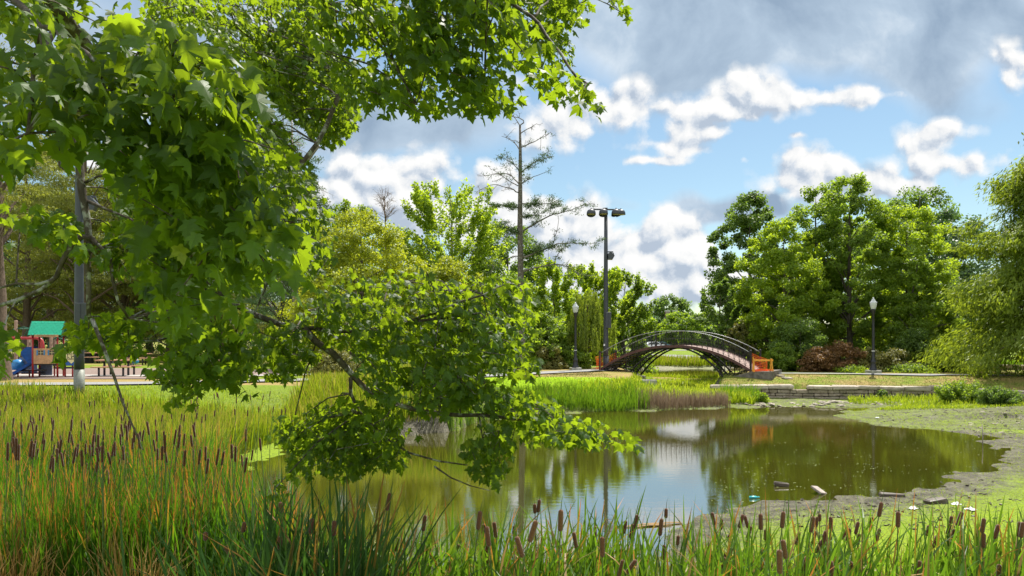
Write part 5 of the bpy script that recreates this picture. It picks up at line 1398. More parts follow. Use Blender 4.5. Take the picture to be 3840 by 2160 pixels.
for x in (.34, .80):
    b = MB(); b.box((x, -.046, 1.18), (.2, .008, .20)); b.build('window_pane', m_dkline, pn)
    b = MB(); b.box((x, -.053, 1.18), (.015, .006, .20)); b.box((x, -.054, 1.18), (.2, .006, .015)); b.build('window_bars', m_cream, pn)
    for dx in (-.145, .145): b = MB(); b.box((x + dx, -.05, 1.18), (.055, .014, .24)); b.build('shutter', m_sky, pn)
b = MB(); b.box((1.60, .02, .98), (1.08, .05, .82)); bp_ = b.build('blue_panel', m_blue, pg_)
b = MB(); b.prism([(1.60 + dx, -.012, .98 + dz) for dx, dz in ((-.32, 0), (0, -.33), (.32, 0), (0, .33))], (0, -.012, 0)); dm_ = b.build('diamond', m_cream, bp_)
b = MB()
for (x0, z0, x1, z1) in ((-.15, .12, .0, .12), (-.15, .12, -.15, -.12), (-.15, -.12, .15, -.12), (.15, -.12, .15, .12), (0, .18, 0, -.12), (.0, .02, .15, .02), (-.15, .0, -.02, -.12), (.08, .02, .08, .17)):
    b.tube([(1.60 + x0, -.030, .98 + z0), (1.60 + x1, -.030, .98 + z1)], .010, 4)
b.tube([(1.675 + .05 * math.cos(a * math.pi / 6), -.030, .93 + .05 * math.sin(a * math.pi / 6)) for a in range(13)], .009, 4)
b.build('maze_lines', m_dkline, dm_)
# slide
sd = empty('slide'); sd.parent = pg_
b = MB()
path_ = [(-.02, .68), (-.15, .60), (-.45, .40), (-.8, .17), (-1.05, .06), (-1.28, .05)]
for yy_ in (.22, .62):
    prof_ = [(x, yy_, z + .02) for x, z in path_] + [(x, yy_, z + .20 * (1 - .35 * k / 5)) for k, (x, z) in reversed(list(enumerate(path_)))]
    b.prism(prof_, (0, .04, 0))
b.add([(x, y, z + .03) for x, z in path_ for y in (.24, .64)], [(2 * k, 2 * k + 1, 2 * k + 3, 2 * k + 2) for k in range(5)])
b.add([(x, y, z - .02) for x, z in path_ for y in (.24, .64)], [(2 * k + 1, 2 * k, 2 * k + 2, 2 * k + 3) for k in range(5)])
b.build('chute', m_blue, sd)
b = MB()
hood = [(-.02, 0.62), (-.02, 1.46), (-.30, 1.45), (-.52, 1.22), (-.50, 1.05), (-.25, .72)]
for yy_ in (.12, .70): b.prism([(x, yy_, z) for x, z in hood], (0, .03, 0))
b.add([(x, y, z) for x, z in hood[1:5] for y in (.12, .73)], [(2 * k, 2 * k + 1, 2 * k + 3, 2 * k + 2) for k in range(3)])
b.build('hood', m_blue, sd)
b = MB(); b.box((-.55, 1.3, .55), (.75, .06, .75)); b.box((.25, 1.05, .35), (.55, .05, .55)); b.build('grey_panels', m_greyp, pg_)
b = MB(); b.lathe((-.95, 1.15, .55), [(.01, .3), (.18, .26), (.26, .1), (.26, -.2)], 14); b.build('bubble', m_sky, pg_)
b = MB(); b.box((-.55, 1.25, .95), (.28, .3, .16), .2, 0, .02); b.build('play_counter', m_tanp, pg_)
# red swing arch behind
q0 = P(25, 1268, 40); q1 = P(150, 1268, 40)
s_ = empty('swing_frame', (q1[0], 40, gz)); tag(s_, 'red tubular swing frame with a bent down end behind the play house', 'swing')
b = MB(); hb = q0[2] - gz; x0 = q0[0] - q1[0] - 1.2
b.tube([(x0, 0, hb), (-.2, 0, hb), (-.02, 0, hb - .02), (.1, 0, hb - .12), (.16, 0, hb - .35), (.22, -.1, .9), (.3, -.3, -.05)], .075, 10); b.tube([(-.1, 0, hb), (.02, .15, hb - .3), (-.1, .7, -.05)], .075, 8)
b.tube([(x0, 0, hb), (x0 - .3, -.5, -.05)], .075, 8); b.tube([(x0, 0, hb), (x0 - .1, .7, -.05)], .075, 8); b.build('frame', m_red, s_)
b = MB()
for x in (-1.0, -1.45): b.tube([(x, 0, hb - .05), (x - .05, .05, .6)], .012, 4)
b.box((-1.25, .05, .58), (.5, .2, .03)); b.build('swing_seat', m_dkline, s_)
# timber climber
t_ = empty('climbing_frame', G(95, 44)); tag(t_, 'timber posted climbing frame with green hoops behind the swing frame', 'climbing frame')
for x, h, y in ((-.55, 2.9, 0), (.2, 2.0, 0), (1.4, 2.0, .2), (.9, 2.6, 1.4), (-.5, 2.4, 1.3)):
    b = MB(); b.box((x, y, h / 2), (.13, .13, h), 0, 0, .02); b.build('post', m_timber, t_)
b = MB()
for y in (0, 1.3): b.tube([(-.9, y, 2.0), (-.7, y, 2.35), (-.1, y, 2.5), (.8, y, 2.3), (1.1, y, 1.6), (1.15, y, 1.0)], .035, 6)
for k in range(6): b.tube([(-.7 + .3 * k, 0, 2.4), (-.7 + .3 * k, 1.3, 2.4)], .025, 5)
b.tube([(1.2, .3, 0), (1.2, .3, 1.6), (1.6, .4, 1.9), (2.2, .5, 1.7)], .04, 6); b.build('hoops', m_dgreen, t_)
b = MB(); b.box((.4, .7, .9), (1.5, 1.1, .08)); b.build('platform', m_dkdeck, t_)

# ---- picnic tables
def make_table():
    r = empty('picnic_table'); 
    b = MB(); [b.box((0, y, .76), (1.75, .16, .05), 0, 0, .008) for y in (-.28, -.10, .08, .26)]; b.build('table_top', m_wood, r)
    for y in (-.72, .72):
        b = MB(); [b.box((0, y + d, .45), (1.75, .14, .05), 0, 0, .008) for d in (-.075, .075)]; b.build('bench', m_wood, r)
    for x in (-.55, .55):
        b = MB(); b.tube([(x, -.05, -.03), (x, -.05, .74)], .055, 8); b.box((x, 0, .72), (.07, .65, .04)); b.build('table_leg', m_black, r)
        for y in (-.72, .72): b = MB(); b.tube([(x, y, -.03), (x, y, .44)], .05, 8); b.build('bench_leg', m_black, r)
    return r
pt = make_table(); pt.location = G(438, 36.6, .02); pt.rotation_euler.z = R(8); tag(pt, 'picnic table with tan planks and dark legs, nearest one, before the play surface', 'picnic table', 'picnic tables')
for px, D, rz, lb in ((368, 55, -4, 'picnic table farther back beside the conifer trunk'), (515, 52, 10, 'picnic table by the stroller, partly hidden by maple leaves'), (850, 47, 5, 'picnic table behind the low maple foliage'), (440, 66, 0, 'farthest picnic table near the seated person')):
    c = copy_tree(pt); c.location = G(px, D); c.rotation_euler.z = R(rz); tag(c, lb, 'picnic table', 'picnic tables')
b = MB(); b.lathe((0, 0, 0), [(.27, 0), (.30, .05), (.30, .85), (.33, .87), (.33, .95), (.22, 1.02), (.1, 1.05)], 14); o = b.build('litter_bin', m_black, None, G(334, 59)); tag(o, 'black litter bin beside the conifer trunk behind the light pole', 'litter bin')
# stroller with blue bag
st = empty('stroller', G(472, 47), R(30)); tag(st, 'dark folding stroller with a blue bag by the picnic table', 'stroller')
b = MB(); b.tube([(-.4, 0, 1.05), (-.2, 0, .8), (.35, 0, .15)], .02, 6); b.tube([(-.4, .4, 1.05), (-.2, .4, .8), (.35, .4, .15)], .02, 6); b.tube([(-.4, 0, 1.05), (-.4, .4, 1.05)], .02, 6); b.tube([(.05, 0, .6), (-.35, 0, .12)], .02, 6); b.tube([(.05, .4, .6), (-.35, .4, .12)], .02, 6); b.build('frame', m_black, st)
b = MB(); b.prism([(-.25, .03, .75), (.0, .03, .42), (.32, .03, .42), (.34, .03, .52), (.05, .03, .55), (-.05, .03, 1.0), (-.2, .03, 1.05)], (0, .34, 0)); b.build('seat', m_black, st)
for x, y in ((.36, 0), (.36, .4), (-.36, 0), (-.36, .4)):
    b = MB(); b.tube([(x, y - .02, .12), (x, y + .02, .12)], .12, 12); b.build('wheel', m_dkline, st)
b = MB(); b.lathe((.55, .2, .35), [(.02, -.15), (.18, -.12), (.2, .05), (.12, .2), (.03, .24)], 10); b.build('bag', m_sky, st)

# ---- park benches on the right
def make_bench():
    r = empty('park_bench')
    b = MB(); [b.box((0, y, .45), (1.6, .09, .03)) for y in (-.18, -.06, .06, .18)]; b.build('seat', m_black, r)
    b = MB(); [b.box((0, .24 + .03 * k, .58 + .11 * k), (1.6, .03, .08)) for k in range(4)]; b.build('backrest', m_black, r)
    for x in (-.75, .75):
        b = MB(); b.tube([(x, -.22, 0), (x, -.22, .66), (x, .24, .66)], .03, 6); b.tube([(x, .2, 0), (x, .22, .45), (x, .34, .98)], .03, 6); b.tube([(x, -.22, .42), (x, .22, .42)], .025, 5); b.build('bench_frame', m_black, r)
    return r
bn = make_bench(); bn.location = G(3643, 63); bn.rotation_euler.z = R(165); tag(bn, 'dark park bench half hidden by the hanging cypress tips', 'bench', 'park benches')
c = copy_tree(bn); c.location = G(3852, 53); c.rotation_euler.z = R(-95); tag(c, 'dark park bench at the right edge beside the path', 'bench', 'park benches')
# low stone edge of the pond behind the right path
b = MB(); random.seed(3)
x = 26.6
while x < 33:
    w = random.uniform(.5, 1.0); b.box((x, 48.0 + random.uniform(-.06, .06), 1.42), (w - .03, .5, random.uniform(.34, .5)), .0, .03, .04); x += w
tag(b.build('stone_edging', m_wall), 'low stone edging in the shade behind the right hand path, under the cypress', 'stone edging')

# ---- far houses and cars
m_cream_w = solid('grey_cream_clapboard', (.30, .28, .27), .7); m_trim = solid('pale_porch_trim', (.62, .60, .57), .6); m_roof = solid('grey_slate_roof', (.17, .18, .20), .8); m_brick, nt = new_mat('red_brick')
bk_ = nd(nt, 'ShaderNodeTexBrick'); bk_.inputs['Color1'].default_value = (.22, .065, .05, 1); bk_.inputs['Color2'].default_value = (.16, .05, .04, 1); bk_.inputs['Mortar'].default_value = (.25, .2, .17, 1); bk_.inputs['Scale'].default_value = 3; nt.links.new(obj_pos(nt), bk_.inputs['Vector']); finish(nt, pbsdf(nt, bk_.outputs['Color'], .85).outputs[0])
m_glass = solid('dark_window_glass', (.05, .06, .07), .1, 0, .1)
DH = 200; k_ = DH / F
hx = (2412 - CX) * k_; zg = float(H(hx, DH))
hs = empty('porch_house', (hx, DH, zg)); tag(hs, 'grey three storey house with stacked open porches and an arched gable beyond the bridge', 'house')
topz = CAMZ - (1198 - HZ) * k_ - zg
def hpart(n_, boxes, mat, par=None):
    b = MB(); [b.box(c_, d_) for c_, d_ in boxes]; return b.build(n_, mat, par or hs)
hpart('wall', [((0, 4, topz * .46), (5.8, 6, topz * .92))], m_cream_w)
b = MB(); b.prism([(-3.2, .2, topz * .9), (0, .2, topz * 1.13), (3.2, .2, topz * .9)], (0, 7, 0)); b.build('roof', m_roof, hs)
hpart('porch_deck', [((0, .2, z), (5.9, 1.9, .28)) for z in (.55, 2.95, 5.5)], m_trim)
b = MB()
for x in (-2.8, -.9, .7, 2.8): b.box((x, -.6, topz * .46), (.22, .22, topz * .9))
b.build('porch_post', m_trim, hs)
b = MB()
for z in (.95, 3.4): [b.box((x * .19, -.62, z), (.05, .05, .8)) for x in range(-14, 15)]; b.box((0, -.62, z + .42), (5.6, .1, .08))
b.build('balustrade', m_trim, hs)
b = MB(); arch = [(1.15 * math.cos(a * math.pi / 8), -.66, 5.9 + 1.2 * math.sin(a * math.pi / 8)) for a in range(9)]
b.prism([(2.9, -.66, 5.65), (2.9, -.66, topz + .1), (-2.9, -.66, topz + .1), (-2.9, -.66, 5.65), (-1.15, -.66, 5.65)] + arch[::-1] + [(1.15, -.66, 5.65)], (0, .12, 0)); b.build('arched_gable', m_trim, hs)
for z in (1.9, 4.4):
    for x in (-1.8, 1.7):
        f_ = hpart('window', [((x, .96, z), (1.0, .06, 1.5))], m_trim); hpart('pane', [((x, .92, z), (.8, .04, 1.3))], m_glass, f_)
    hpart('door', [((.1, .95, z - .2), (1.0, .06, 1.95))], m_glass)
DB = 182; k_ = DB / F; hx = (2555 - CX) * k_; zg = float(H(hx, DB)); ztop = CAMZ - (1215 - HZ) * k_ - zg
hb_ = empty('brick_house', (hx, DB, zg)); tag(hb_, 'red brick house with white windows and two tall chimneys, mostly hidden behind the bridge', 'house')
b = MB(); b.box((0, 4, ztop * .4), (11.5, 8, ztop * .8)); b.build('wall', m_brick, hb_)
b = MB(); b.prism([(-6.2, -.3, ztop * .8), (0, -.3, ztop * 1.25), (6.2, -.3, ztop * .8)], (0, 8.6, 0)); b.build('roof', m_roof, hb_)
for px in (2512, 2541):
    b = MB(); x = (px - 2555) * k_; zt = CAMZ - (1166 - HZ) * k_ - zg; b.box((x, 3, zt * .5 + ztop * .4), (1.0, 1.0, zt - ztop * .8)); ch_ = b.build('chimney', m_brick, hb_); b = MB(); b.box((x, 3, zt + .1), (1.15, 1.15, .22)); b.build('cap', m_trim, ch_)
for px in (2522, 2540, 2585, 2603):
    x = (px - 2555) * k_; b = MB(); b.box((x, -.04, 1.5), (1.0, .08, 1.7)); f_ = b.build('window', m_trim, hb_); b = MB(); b.box((x, -.09, 1.5), (.78, .06, 1.45)); b.build('pane', m_glass, f_)
def make_car(body):
    r = empty('parked_car')
    b = MB(); prof_ = [(-2.15, .35), (-2.15, .75), (-1.9, .88), (-1.25, .93), (-.6, 1.42), (.75, 1.45), (1.45, .98), (2.05, .92), (2.18, .6), (2.15, .35)]
    b.prism([(x, -.85, z) for x, z in prof_], (0, 1.7, 0)); b.build('body', body, r)
    b = MB()
    for y in (-.86, .83): b.prism([(x, y, z) for x, z in ((-1.05, .95), (-.55, 1.36), (.7, 1.38), (1.25, .98))], (0, .03, 0))
    b.build('window', m_glass, r)
    for x in (-1.35, 1.35):
        for y in (-.78, .78): b = MB(); b.tube([(x, y - .1, .32), (x, y + .1, .32)], .32, 14); b.build('wheel', m_black, r)
    return r
m_cw = solid('white_car_paint', (.75, .76, .77), .25, 0, .05); m_cb = solid('blue_car_paint', (.10, .22, .36), .25, 0, .05); m_cd = solid('dark_car_paint', (.03, .04, .06), .25, 0, .05); m_cr = solid('red_car_paint', (.42, .03, .03), .25, 0, .05)
for px, D, mt_, rz, lb in ((2447, 132, m_cw, 4, 'white car parked on the far road beyond the left half of the bridge'), (2473, 136, m_cb, 0, 'blue car parked on the far road beside the white one'), (45, 96, m_cw, 10, 'white car parked behind the playground at the far left'), (345, 100, m_cd, -6, 'dark car parked behind the picnic tables'), (381, 112, m_cr, 8, 'red car parked farthest back behind the seated person')):
    c = make_car(mt_); c.location = G(px, D); c.rotation_euler.z = R(rz); tag(c, lb, 'car', 'parked cars')
# seated person in dark clothes far behind the tables
pr = empty('person', G(372, 78)); tag(pr, 'person in dark clothes sitting on a bench far behind the picnic tables', 'person')
m_skin = solid('skin', (.45, .28, .20), .6); m_cloth = solid('dark_clothes', (.025, .022, .028), .8); m_hair = solid('brown_hair', (.05, .03, .02), .7)
me = bpy.data.meshes.new('body')
pv = [(0, 0, .5), (0, .02, .72), (0, .04, .95), (0, .03, 1.06), (0, .0, 1.14), (0, -.01, 1.26), (.16, .03, .97), (.22, -.03, .74), (.14, -.22, .66), (-.16, .03, .97), (-.22, -.03, .74), (-.14, -.22, .66), (.1, -.05, .5), (.12, -.42, .5), (.12, -.42, .08), (.12, -.54, .04), (-.1, -.05, .5), (-.12, -.42, .5), (-.12, -.42, .08), (-.12, -.54, .04)]
pe = [(0, 1), (1, 2), (2, 3), (3, 4), (4, 5), (2, 6), (6, 7), (7, 8), (2, 9), (9, 10), (10, 11), (0, 12), (12, 13), (13, 14), (14, 15), (0, 16), (16, 17), (17, 18), (18, 19)]
pr_ = [.15, .14, .15, .06, .09, .095, .06, .045, .035, .06, .045, .035, .09, .07, .05, .04, .09, .07, .05, .04]
me.from_pydata(pv, pe, [])
bo = link('body', me, m_skin, pr); bo.modifiers.new('skin', 'SKIN')
for i, r_v in enumerate(pr_): me.skin_vertices[0].data[i].radius = (r_v, r_v)
me.skin_vertices[0].data[0].use_root = True
bo.modifiers.new('sub', 'SUBSURF').render_levels = 1
b = MB(); b.lathe((0, .02, .42), [(.19, 0), (.18, .25), (.21, .5), (.15, .6), (.07, .64)], 12); b.tube([(.17, .03, .98), (.235, -.03, .72)], [.075, .06], 8); b.tube([(-.17, .03, .98), (-.235, -.03, .72)], [.075, .06], 8)
for s in (-1, 1): b.tube([(s * .1, .0, .5), (s * .12, -.44, .51), (s * .12, -.44, .12)], [.115, .09, .065], 8)
b.build('clothes', m_cloth, pr)
b = MB(); b.lathe((0, .02, 1.17), [(.11, -.06), (.125, .05), (.115, .14), (.06, .19)], 12); b.build('hair', m_hair, pr)
c = copy_tree(bn); c.location = G(372, 78); c.rotation_euler.z = 0; tag(c, 'dark bench under the person far behind the picnic tables', 'bench', 'park benches')
# ------------------------------------------------------------------ reeds, cattails, weeds
br_ = np.random.default_rng(77)
def blades(base, h, w, lean=.12, bend=.25, segs=5, azi=None, dead=None, tint=None, kink=.0):
    n = len(base); a = br_.random(n) * 2 * math.pi if azi is None else azi
    d = np.column_stack([np.cos(a), np.sin(a), np.zeros(n)])
    ln = lean * np.abs(br_.normal(size=n)); bd = bend * br_.random(n) ** 1.6
    face = br_.random(n) * math.pi
    sd = np.column_stack([np.cos(face), np.sin(face), np.zeros(n)])
    t = np.linspace(0, 1, segs + 1)
    off = (ln[:, None] * t + bd[:, None] * t ** 2.6) * h[:, None]
    kk = np.where(br_.random(n) < kink, .35 + .4 * br_.random(n), 2.)          # some leaves are folded over
    tz = t[None] - (bd[:, None] * .55) * t[None] ** 3
    over = np.maximum(t[None] - kk[:, None], 0)
    zz = (tz - over * 1.7) * h[:, None]; off = off + over * .55 * h[:, None]
    c = base[:, None, :] + d[:, None, :] * off[..., None]
    c[..., 2] += zz
    wp = np.interp(t, [0, .12, .6, .88, 1], [.7, 1, .9, .5, .04])
    tw = 1.0 - .5 * t
    hw = (w[:, None] * wp[None] * .5)[..., None] * sd[:, None, :]
    V = np.stack([c - hw, c + hw], 2)            # n, segs+1, 2, 3
    m = (segs + 1) * 2
    q = np.array([(2 * k, 2 * k + 1, 2 * k + 3, 2 * k + 2) for k in range(segs)])
    Fs = (np.arange(n)[:, None, None] * m + q[None]).reshape(-1, 4)
    tint = br_.random(n) if tint is None else tint
    dead = br_.random(n) if dead is None else dead
    al = np.tile(np.repeat(t, 2), n)
    return V.reshape(-1, 3), Fs, {'tint': np.repeat(tint, m), 'dead': np.repeat(dead, m), 'along': al}
def field_of(name, label, cat, base, h, w, mat, **kw):
    V, Fs, at = blades(base, h, w, **kw)
    o = link(name, mesh_np(name, V, Fs, at, False), mat); tag(o, label, cat, None, 'stuff'); return o
def scatter(n, x0, x1, y0, y1, ok=None, clump=0.):
    out = np.zeros((0, 2))
    while len(out) < n:
        q = np.column_stack([x0 + (x1 - x0) * br_.random(n * 2), y0 + (y1 - y0) * br_.random(n * 2)])
        if ok is not None: q = q[ok(q[:, 0], q[:, 1])]
        if clump: q = q[br_.random(len(q)) < np.clip((fbm(q[:, 0] * clump, q[:, 1] * clump, 3) - .32) * 3.2, .03, 1)]
        out = np.concatenate([out, q])
    q = out[:n]; return np.column_stack([q, H(q[:, 0], q[:, 1]) - .02])
pxof = lambda x, y: CX + F * x / y
m_cat = blade_mat('cattail_leaf', (.10, .12, .02), (.060, .130, .014), (.42, .16, .03), (.24, .44, .018), .17, .40, (.05, (.34, .22, .08)))
m_catL = blade_mat('marsh_cattail_leaf', (.07, .125, .014), (.058, .150, .012), (.50, .17, .03), (.20, .45, .012), .24, .40, (.07, (.40, .22, .06)))
m_reed = blade_mat('marsh_reed_leaf', (.20, .20, .02), (.140, .215, .014), (.40, .30, .05), (.44, .55, .015), .25, .45, (.06, (.40, .28, .09)))
m_green_r = blade_mat('green_reed_leaf', (.10, .16, .015), (.085, .185, .013), (.30, .28, .04), (.30, .52, .015), .1, .42)
m_brown_r = blade_mat('brown_reed_stalk', (.22, .16, .09), (.28, .20, .13), (.38, .29, .20), (.30, .21, .12), .5, .2)
m_weed_y = blade_mat('bright_weed_leaf', (.20, .26, .01), (.20, .33, .012), (.46, .50, .04), (.50, .62, .02), .5, .45)
m_drygrass = blade_mat('dry_orange_grass', (.36, .19, .05), (.42, .25, .08), (.50, .33, .13), (.45, .25, .07), .5, .35)
m_shade = blade_mat('tall_shade_toned_cattail_leaf', (.05, .07, .015), (.030, .080, .016), (.30, .14, .03), (.12, .26, .03), .15, .35)  # darker copy of the cattail green: maple shade put into the leaf colour

# front bed on the right
okf = lambda x, y: (pxof(x, y) > 1180) & (x < 10.5) & (y < 9.4 + .35 * np.sin(x * 1.7)) & (y > 5.3)
b1 = scatter(6000, -2.6, 10.5, 5.4, 9.8, okf, .9)
rightness = np.clip((b1[:, 0] - 1) / 5, 0, 1)
h1 = (.92 + .88 * br_.random(len(b1)) ** 1.7) * (1 - .16 * sstep(6.5, 9.5, b1[:, 1]))
field_of('cattail_leaves', 'long green cattail leaves of the front bed along the near shore', 'cattail leaves', b1, h1, .021 + .017 * br_.random(len(b1)), m_cat, lean=.16, bend=.42, segs=6, kink=.10, azi=br_.normal(size=len(b1)) * 1.6 + .3)
bq = scatter(420, -2.4, 7.6, 4.9, 9.6, okf, .9)
field_of('dead_leaves', 'bent dead tan leaves among the front cattails', 'dead leaves', bq, .75 + .6 * br_.random(len(bq)), .012 + .012 * br_.random(len(bq)), blade_mat('dead_tan_leaf', (.25, .16, .07), (.36, .24, .10), (.50, .36, .18), (.40, .26, .08), .6, .3), lean=.35, bend=.9, segs=6, kink=.5)
# darker tall clump under the maple
okd = lambda x, y: (pxof(x, y) > 900) & (pxof(x, y) < 1420)
b2 = scatter(520, -4.2, -.4, 5.0, 8.4, okd, .8)
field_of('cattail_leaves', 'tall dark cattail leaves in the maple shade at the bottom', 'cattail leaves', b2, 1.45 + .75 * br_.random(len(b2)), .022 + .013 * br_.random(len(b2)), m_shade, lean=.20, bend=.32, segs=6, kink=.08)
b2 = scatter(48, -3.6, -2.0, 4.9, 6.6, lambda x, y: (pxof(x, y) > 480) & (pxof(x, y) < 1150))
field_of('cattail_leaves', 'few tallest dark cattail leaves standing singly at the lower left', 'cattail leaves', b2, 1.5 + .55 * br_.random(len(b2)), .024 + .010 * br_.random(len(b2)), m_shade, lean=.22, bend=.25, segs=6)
# left marsh bed with orange tips
okl = lambda x, y: (pxof(x, y) > -120) & (sdist(POND, x, y) > .2) & (pxof(x, y) < 1120) & (y > 9.0 + .5 * np.sin(x * 1.3))
b3 = scatter(8200, -12, -2.2, 7.8, 15.8, okl, .55)
h3 = 1.15 + .50 * br_.random(len(b3)); h3 *= 1 - .18 * sstep(9.8, 8, b3[:, 1])
field_of('cattail_leaves', 'dense marsh of cattail leaves with orange tips at the left', 'cattail leaves', b3, h3, .016 + .012 * br_.random(len(b3)), m_catL, lean=.11, bend=.22, segs=5, kink=.05, tint=np.clip(br_.random(len(b3)) * .6 + .4 * fbm(b3[:, 0], b3[:, 1], 2), 0, 1))
okl2 = lambda x, y: (pxof(x, y) > -100) & (sdist(POND, x, y) > .3) & (x < -1.5) & (y > 14.5)
b4 = scatter(19000, -21, -1.5, 14.5, 26.0, okl2)
h4 = (1.15 + .35 * br_.random(len(b4))) * (1 - .50 * sstep(20.5, 26, b4[:, 1]))
field_of('marsh_reeds', 'wide bed of yellow green reeds between the cattails and the playground path', 'reeds', b4, h4, .018 + .016 * br_.random(len(b4)), m_reed, lean=.13, bend=.28, segs=3, tint=np.clip(br_.random(len(b4)) * .5 + .5 * fbm(b4[:, 0] * .4, b4[:, 1] * .4, 3), 0, 1))
b4 = scatter(8000, -8, .5, 24.5, 34, lambda x, y: (pxof(x, y) > 820) & (pxof(x, y) < 1800) & (sdist(POND, x, y) > .25) & (sdist(POND, x, y) < 6))
field_of('marsh_reeds', 'yellow green reeds on the shore behind the low maple spray', 'reeds', b4, (.75 + .4 * br_.random(len(b4))) * (1 - .5 * sstep(2.5, 6, sdist(POND, b4[:, 0], b4[:, 1]))), .02 + .016 * br_.random(len(b4)), m_reed, lean=.13, bend=.28, segs=3)
okl3 = lambda x, y: (pxof(x, y) > -120) & (pxof(x, y) < 900)
b5 = scatter(2000, -8.5, -3.0, 8.2, 10.6, lambda x, y: (pxof(x, y) > -120) & (pxof(x, y) < 250 + 420 * br_.random(np.shape(x))), .8)
field_of('dry_grass', 'dry orange grass in front of the left cattails', 'grass', b5, .65 + .55 * br_.random(len(b5)), .008 + .008 * br_.random(len(b5)), m_drygrass, lean=.22, bend=.5, segs=4)
b5 = scatter(5200, -4.5, 9, 6.5, 11.2, lambda x, y: (pxof(x, y) > 500) & (pxof(x, y) < 3950))
field_of('low_grass', 'low bright grass among the front cattails', 'grass', b5, .15 + .35 * br_.random(len(b5)), .008 + .006 * br_.random(len(b5)), m_weed_y, lean=.3, bend=.5, segs=3)
# reeds on the middle far shore
okm = lambda x, y: (sdist(POND, x, y) > -.15) & (pxof(x, y) < 2400 - 40 * np.sin(y * 3)) & (pxof(x, y) > 1280)
b6 = scatter(7500, -5, 6.6, 27, 38.6, lambda x, y: okm(x, y) & (sdist(POND, x, y) < 1.9))
field_of('green_reeds', 'tall green reeds on the far shore left of the bridge', 'reeds', b6, .62 + .42 * br_.random(len(b6)), .018 + .012 * br_.random(len(b6)), m_green_r, lean=.09, bend=.2, segs=3)
b7 = scatter(2600, 5.9, 10.6, 34.8, 38, lambda x, y: (pxof(x, y) > 2370) & (pxof(x, y) < 2760 + 20 * np.sin(y * 5)) & (sdist(POND, x, y) > -.35) & (sdist(POND, x, y) < 1.2))
field_of('brown_reeds', 'stand of dead brown reed stalks at the far shore below the bridge', 'reeds', b7, .40 + .38 * br_.random(len(b7)), .016 + .008 * br_.random(len(b7)), m_brown_r, lean=.07, bend=.06, segs=2)
b8 = scatter(13000, 1.2, 14, 36, 45, lambda x, y: (sdist(POND, x, y) > .7) & (pxof(x, y) > 2130) & (pxof(x, y) < 2830 - (y - 37) * 12) & (~inside(UP, x, y)) & (pxof(x, y) > 2120 + 190 * br_.random(np.shape(x))) & (H(x, y) < 1.15), .0)
field_of('bright_weeds', 'bright yellow green weeds filling the bank under the bridge', 'weeds', b8, (.22 + .50 * br_.random(len(b8)) ** 1.3) * (1 - .55 * sstep(.5, 1.15, b8[:, 2])), .03 + .03 * br_.random(len(b8)), m_weed_y, lean=.25, bend=.5, segs=3)
b9 = scatter(5200, 8, 17, 45.5, 59.5, lambda x, y: (H(x, y) < .8) & (pxof(x, y) < 2760))
field_of('bright_weeds', 'low bright weeds along the stream bed behind the bridge', 'weeds', b9, .14 + .22 * br_.random(len(b9)), .04 + .03 * br_.random(len(b9)), m_weed_y, lean=.25, bend=.5, segs=2)
b9 = scatter(3800, 16.5, 24, 33.2, 38.6, lambda x, y: (~inside(UP, x, y)) & (sdist(POND, x, y) > .7) & (pxof(x, y) > 3180))
field_of('bright_weeds', 'bright grass on the bank below the right part of the stone wall', 'weeds', b9, .10 + .32 * br_.random(len(b9)) * sstep(34, 36.5, b9[:, 1]) + .04, .02 + .02 * br_.random(len(b9)), m_weed_y, lean=.25, bend=.5, segs=3)
b9 = scatter(420, 10.8, 12.6, 37.6, 39.3, None)
field_of('green_reeds', 'thin reeds in front of the left end of the stone wall', 'reeds', b9, .5 + .7 * br_.random(len(b9)), .014 + .01 * br_.random(len(b9)), m_green_r, lean=.14, bend=.3, segs=3)
b9 = scatter(2500, 24, 36, 48.5, 52, None)
field_of('green_reeds', 'reeds behind the right hand path in front of the edge bench', 'reeds', b9, .4 + .5 * br_.random(len(b9)), .03 + .02 * br_.random(len(b9)), m_green_r, lean=.2, bend=.4, segs=3)
b9 = scatter(9000, 9, 34, 80.5, 84.5, lambda x, y: sdist(FPOND, x, y) > 1.6)
field_of('far_reeds', 'brownish reed belt on the far shore seen through the bridge arch', 'reeds', b9, .5 + .6 * br_.random(len(b9)), .05 + .03 * br_.random(len(b9)), m_drygrass if False else m_reed, lean=.1, bend=.2, segs=2)
b9 = scatter(5200, -21, -7, 25.0, 28.4, lambda x, y: pxof(x, y) > -80)
field_of('lush_grass', 'lush yellow green grass strip before the playground path', 'grass', b9, .05 + .12 * br_.random(len(b9)), .014 + .012 * br_.random(len(b9)), m_weed_y, lean=.25, bend=.4, segs=3)
# mown lawn tufts on the bank between wall and path, and at the larch
b9 = scatter(16000, 10.8, 30, 36, 42.4, lambda x, y: inside(UP, x, y))
field_of('lawn_grass', 'short patchy lawn grass above the stone wall', 'grass', b9, .03 + .05 * br_.random(len(b9)), .02 + .02 * br_.random(len(b9)), blade_mat('lawn_blade', (.20, .20, .05), (.16, .20, .03), (.36, .29, .12), (.26, .30, .04), .4, .3, (.35, (.36, .27, .12))), lean=.4, bend=.4, segs=2)
b9 = scatter(6000, -3.5, 5.4, 37.6, 44.8, None)
field_of('lawn_grass', 'patchy lawn grass between the dead larch and the bridge', 'grass', b9, .03 + .05 * br_.random(len(b9)), .02 + .02 * br_.random(len(b9)), bpy.data.materials['lawn_blade'], lean=.4, bend=.4, segs=2)
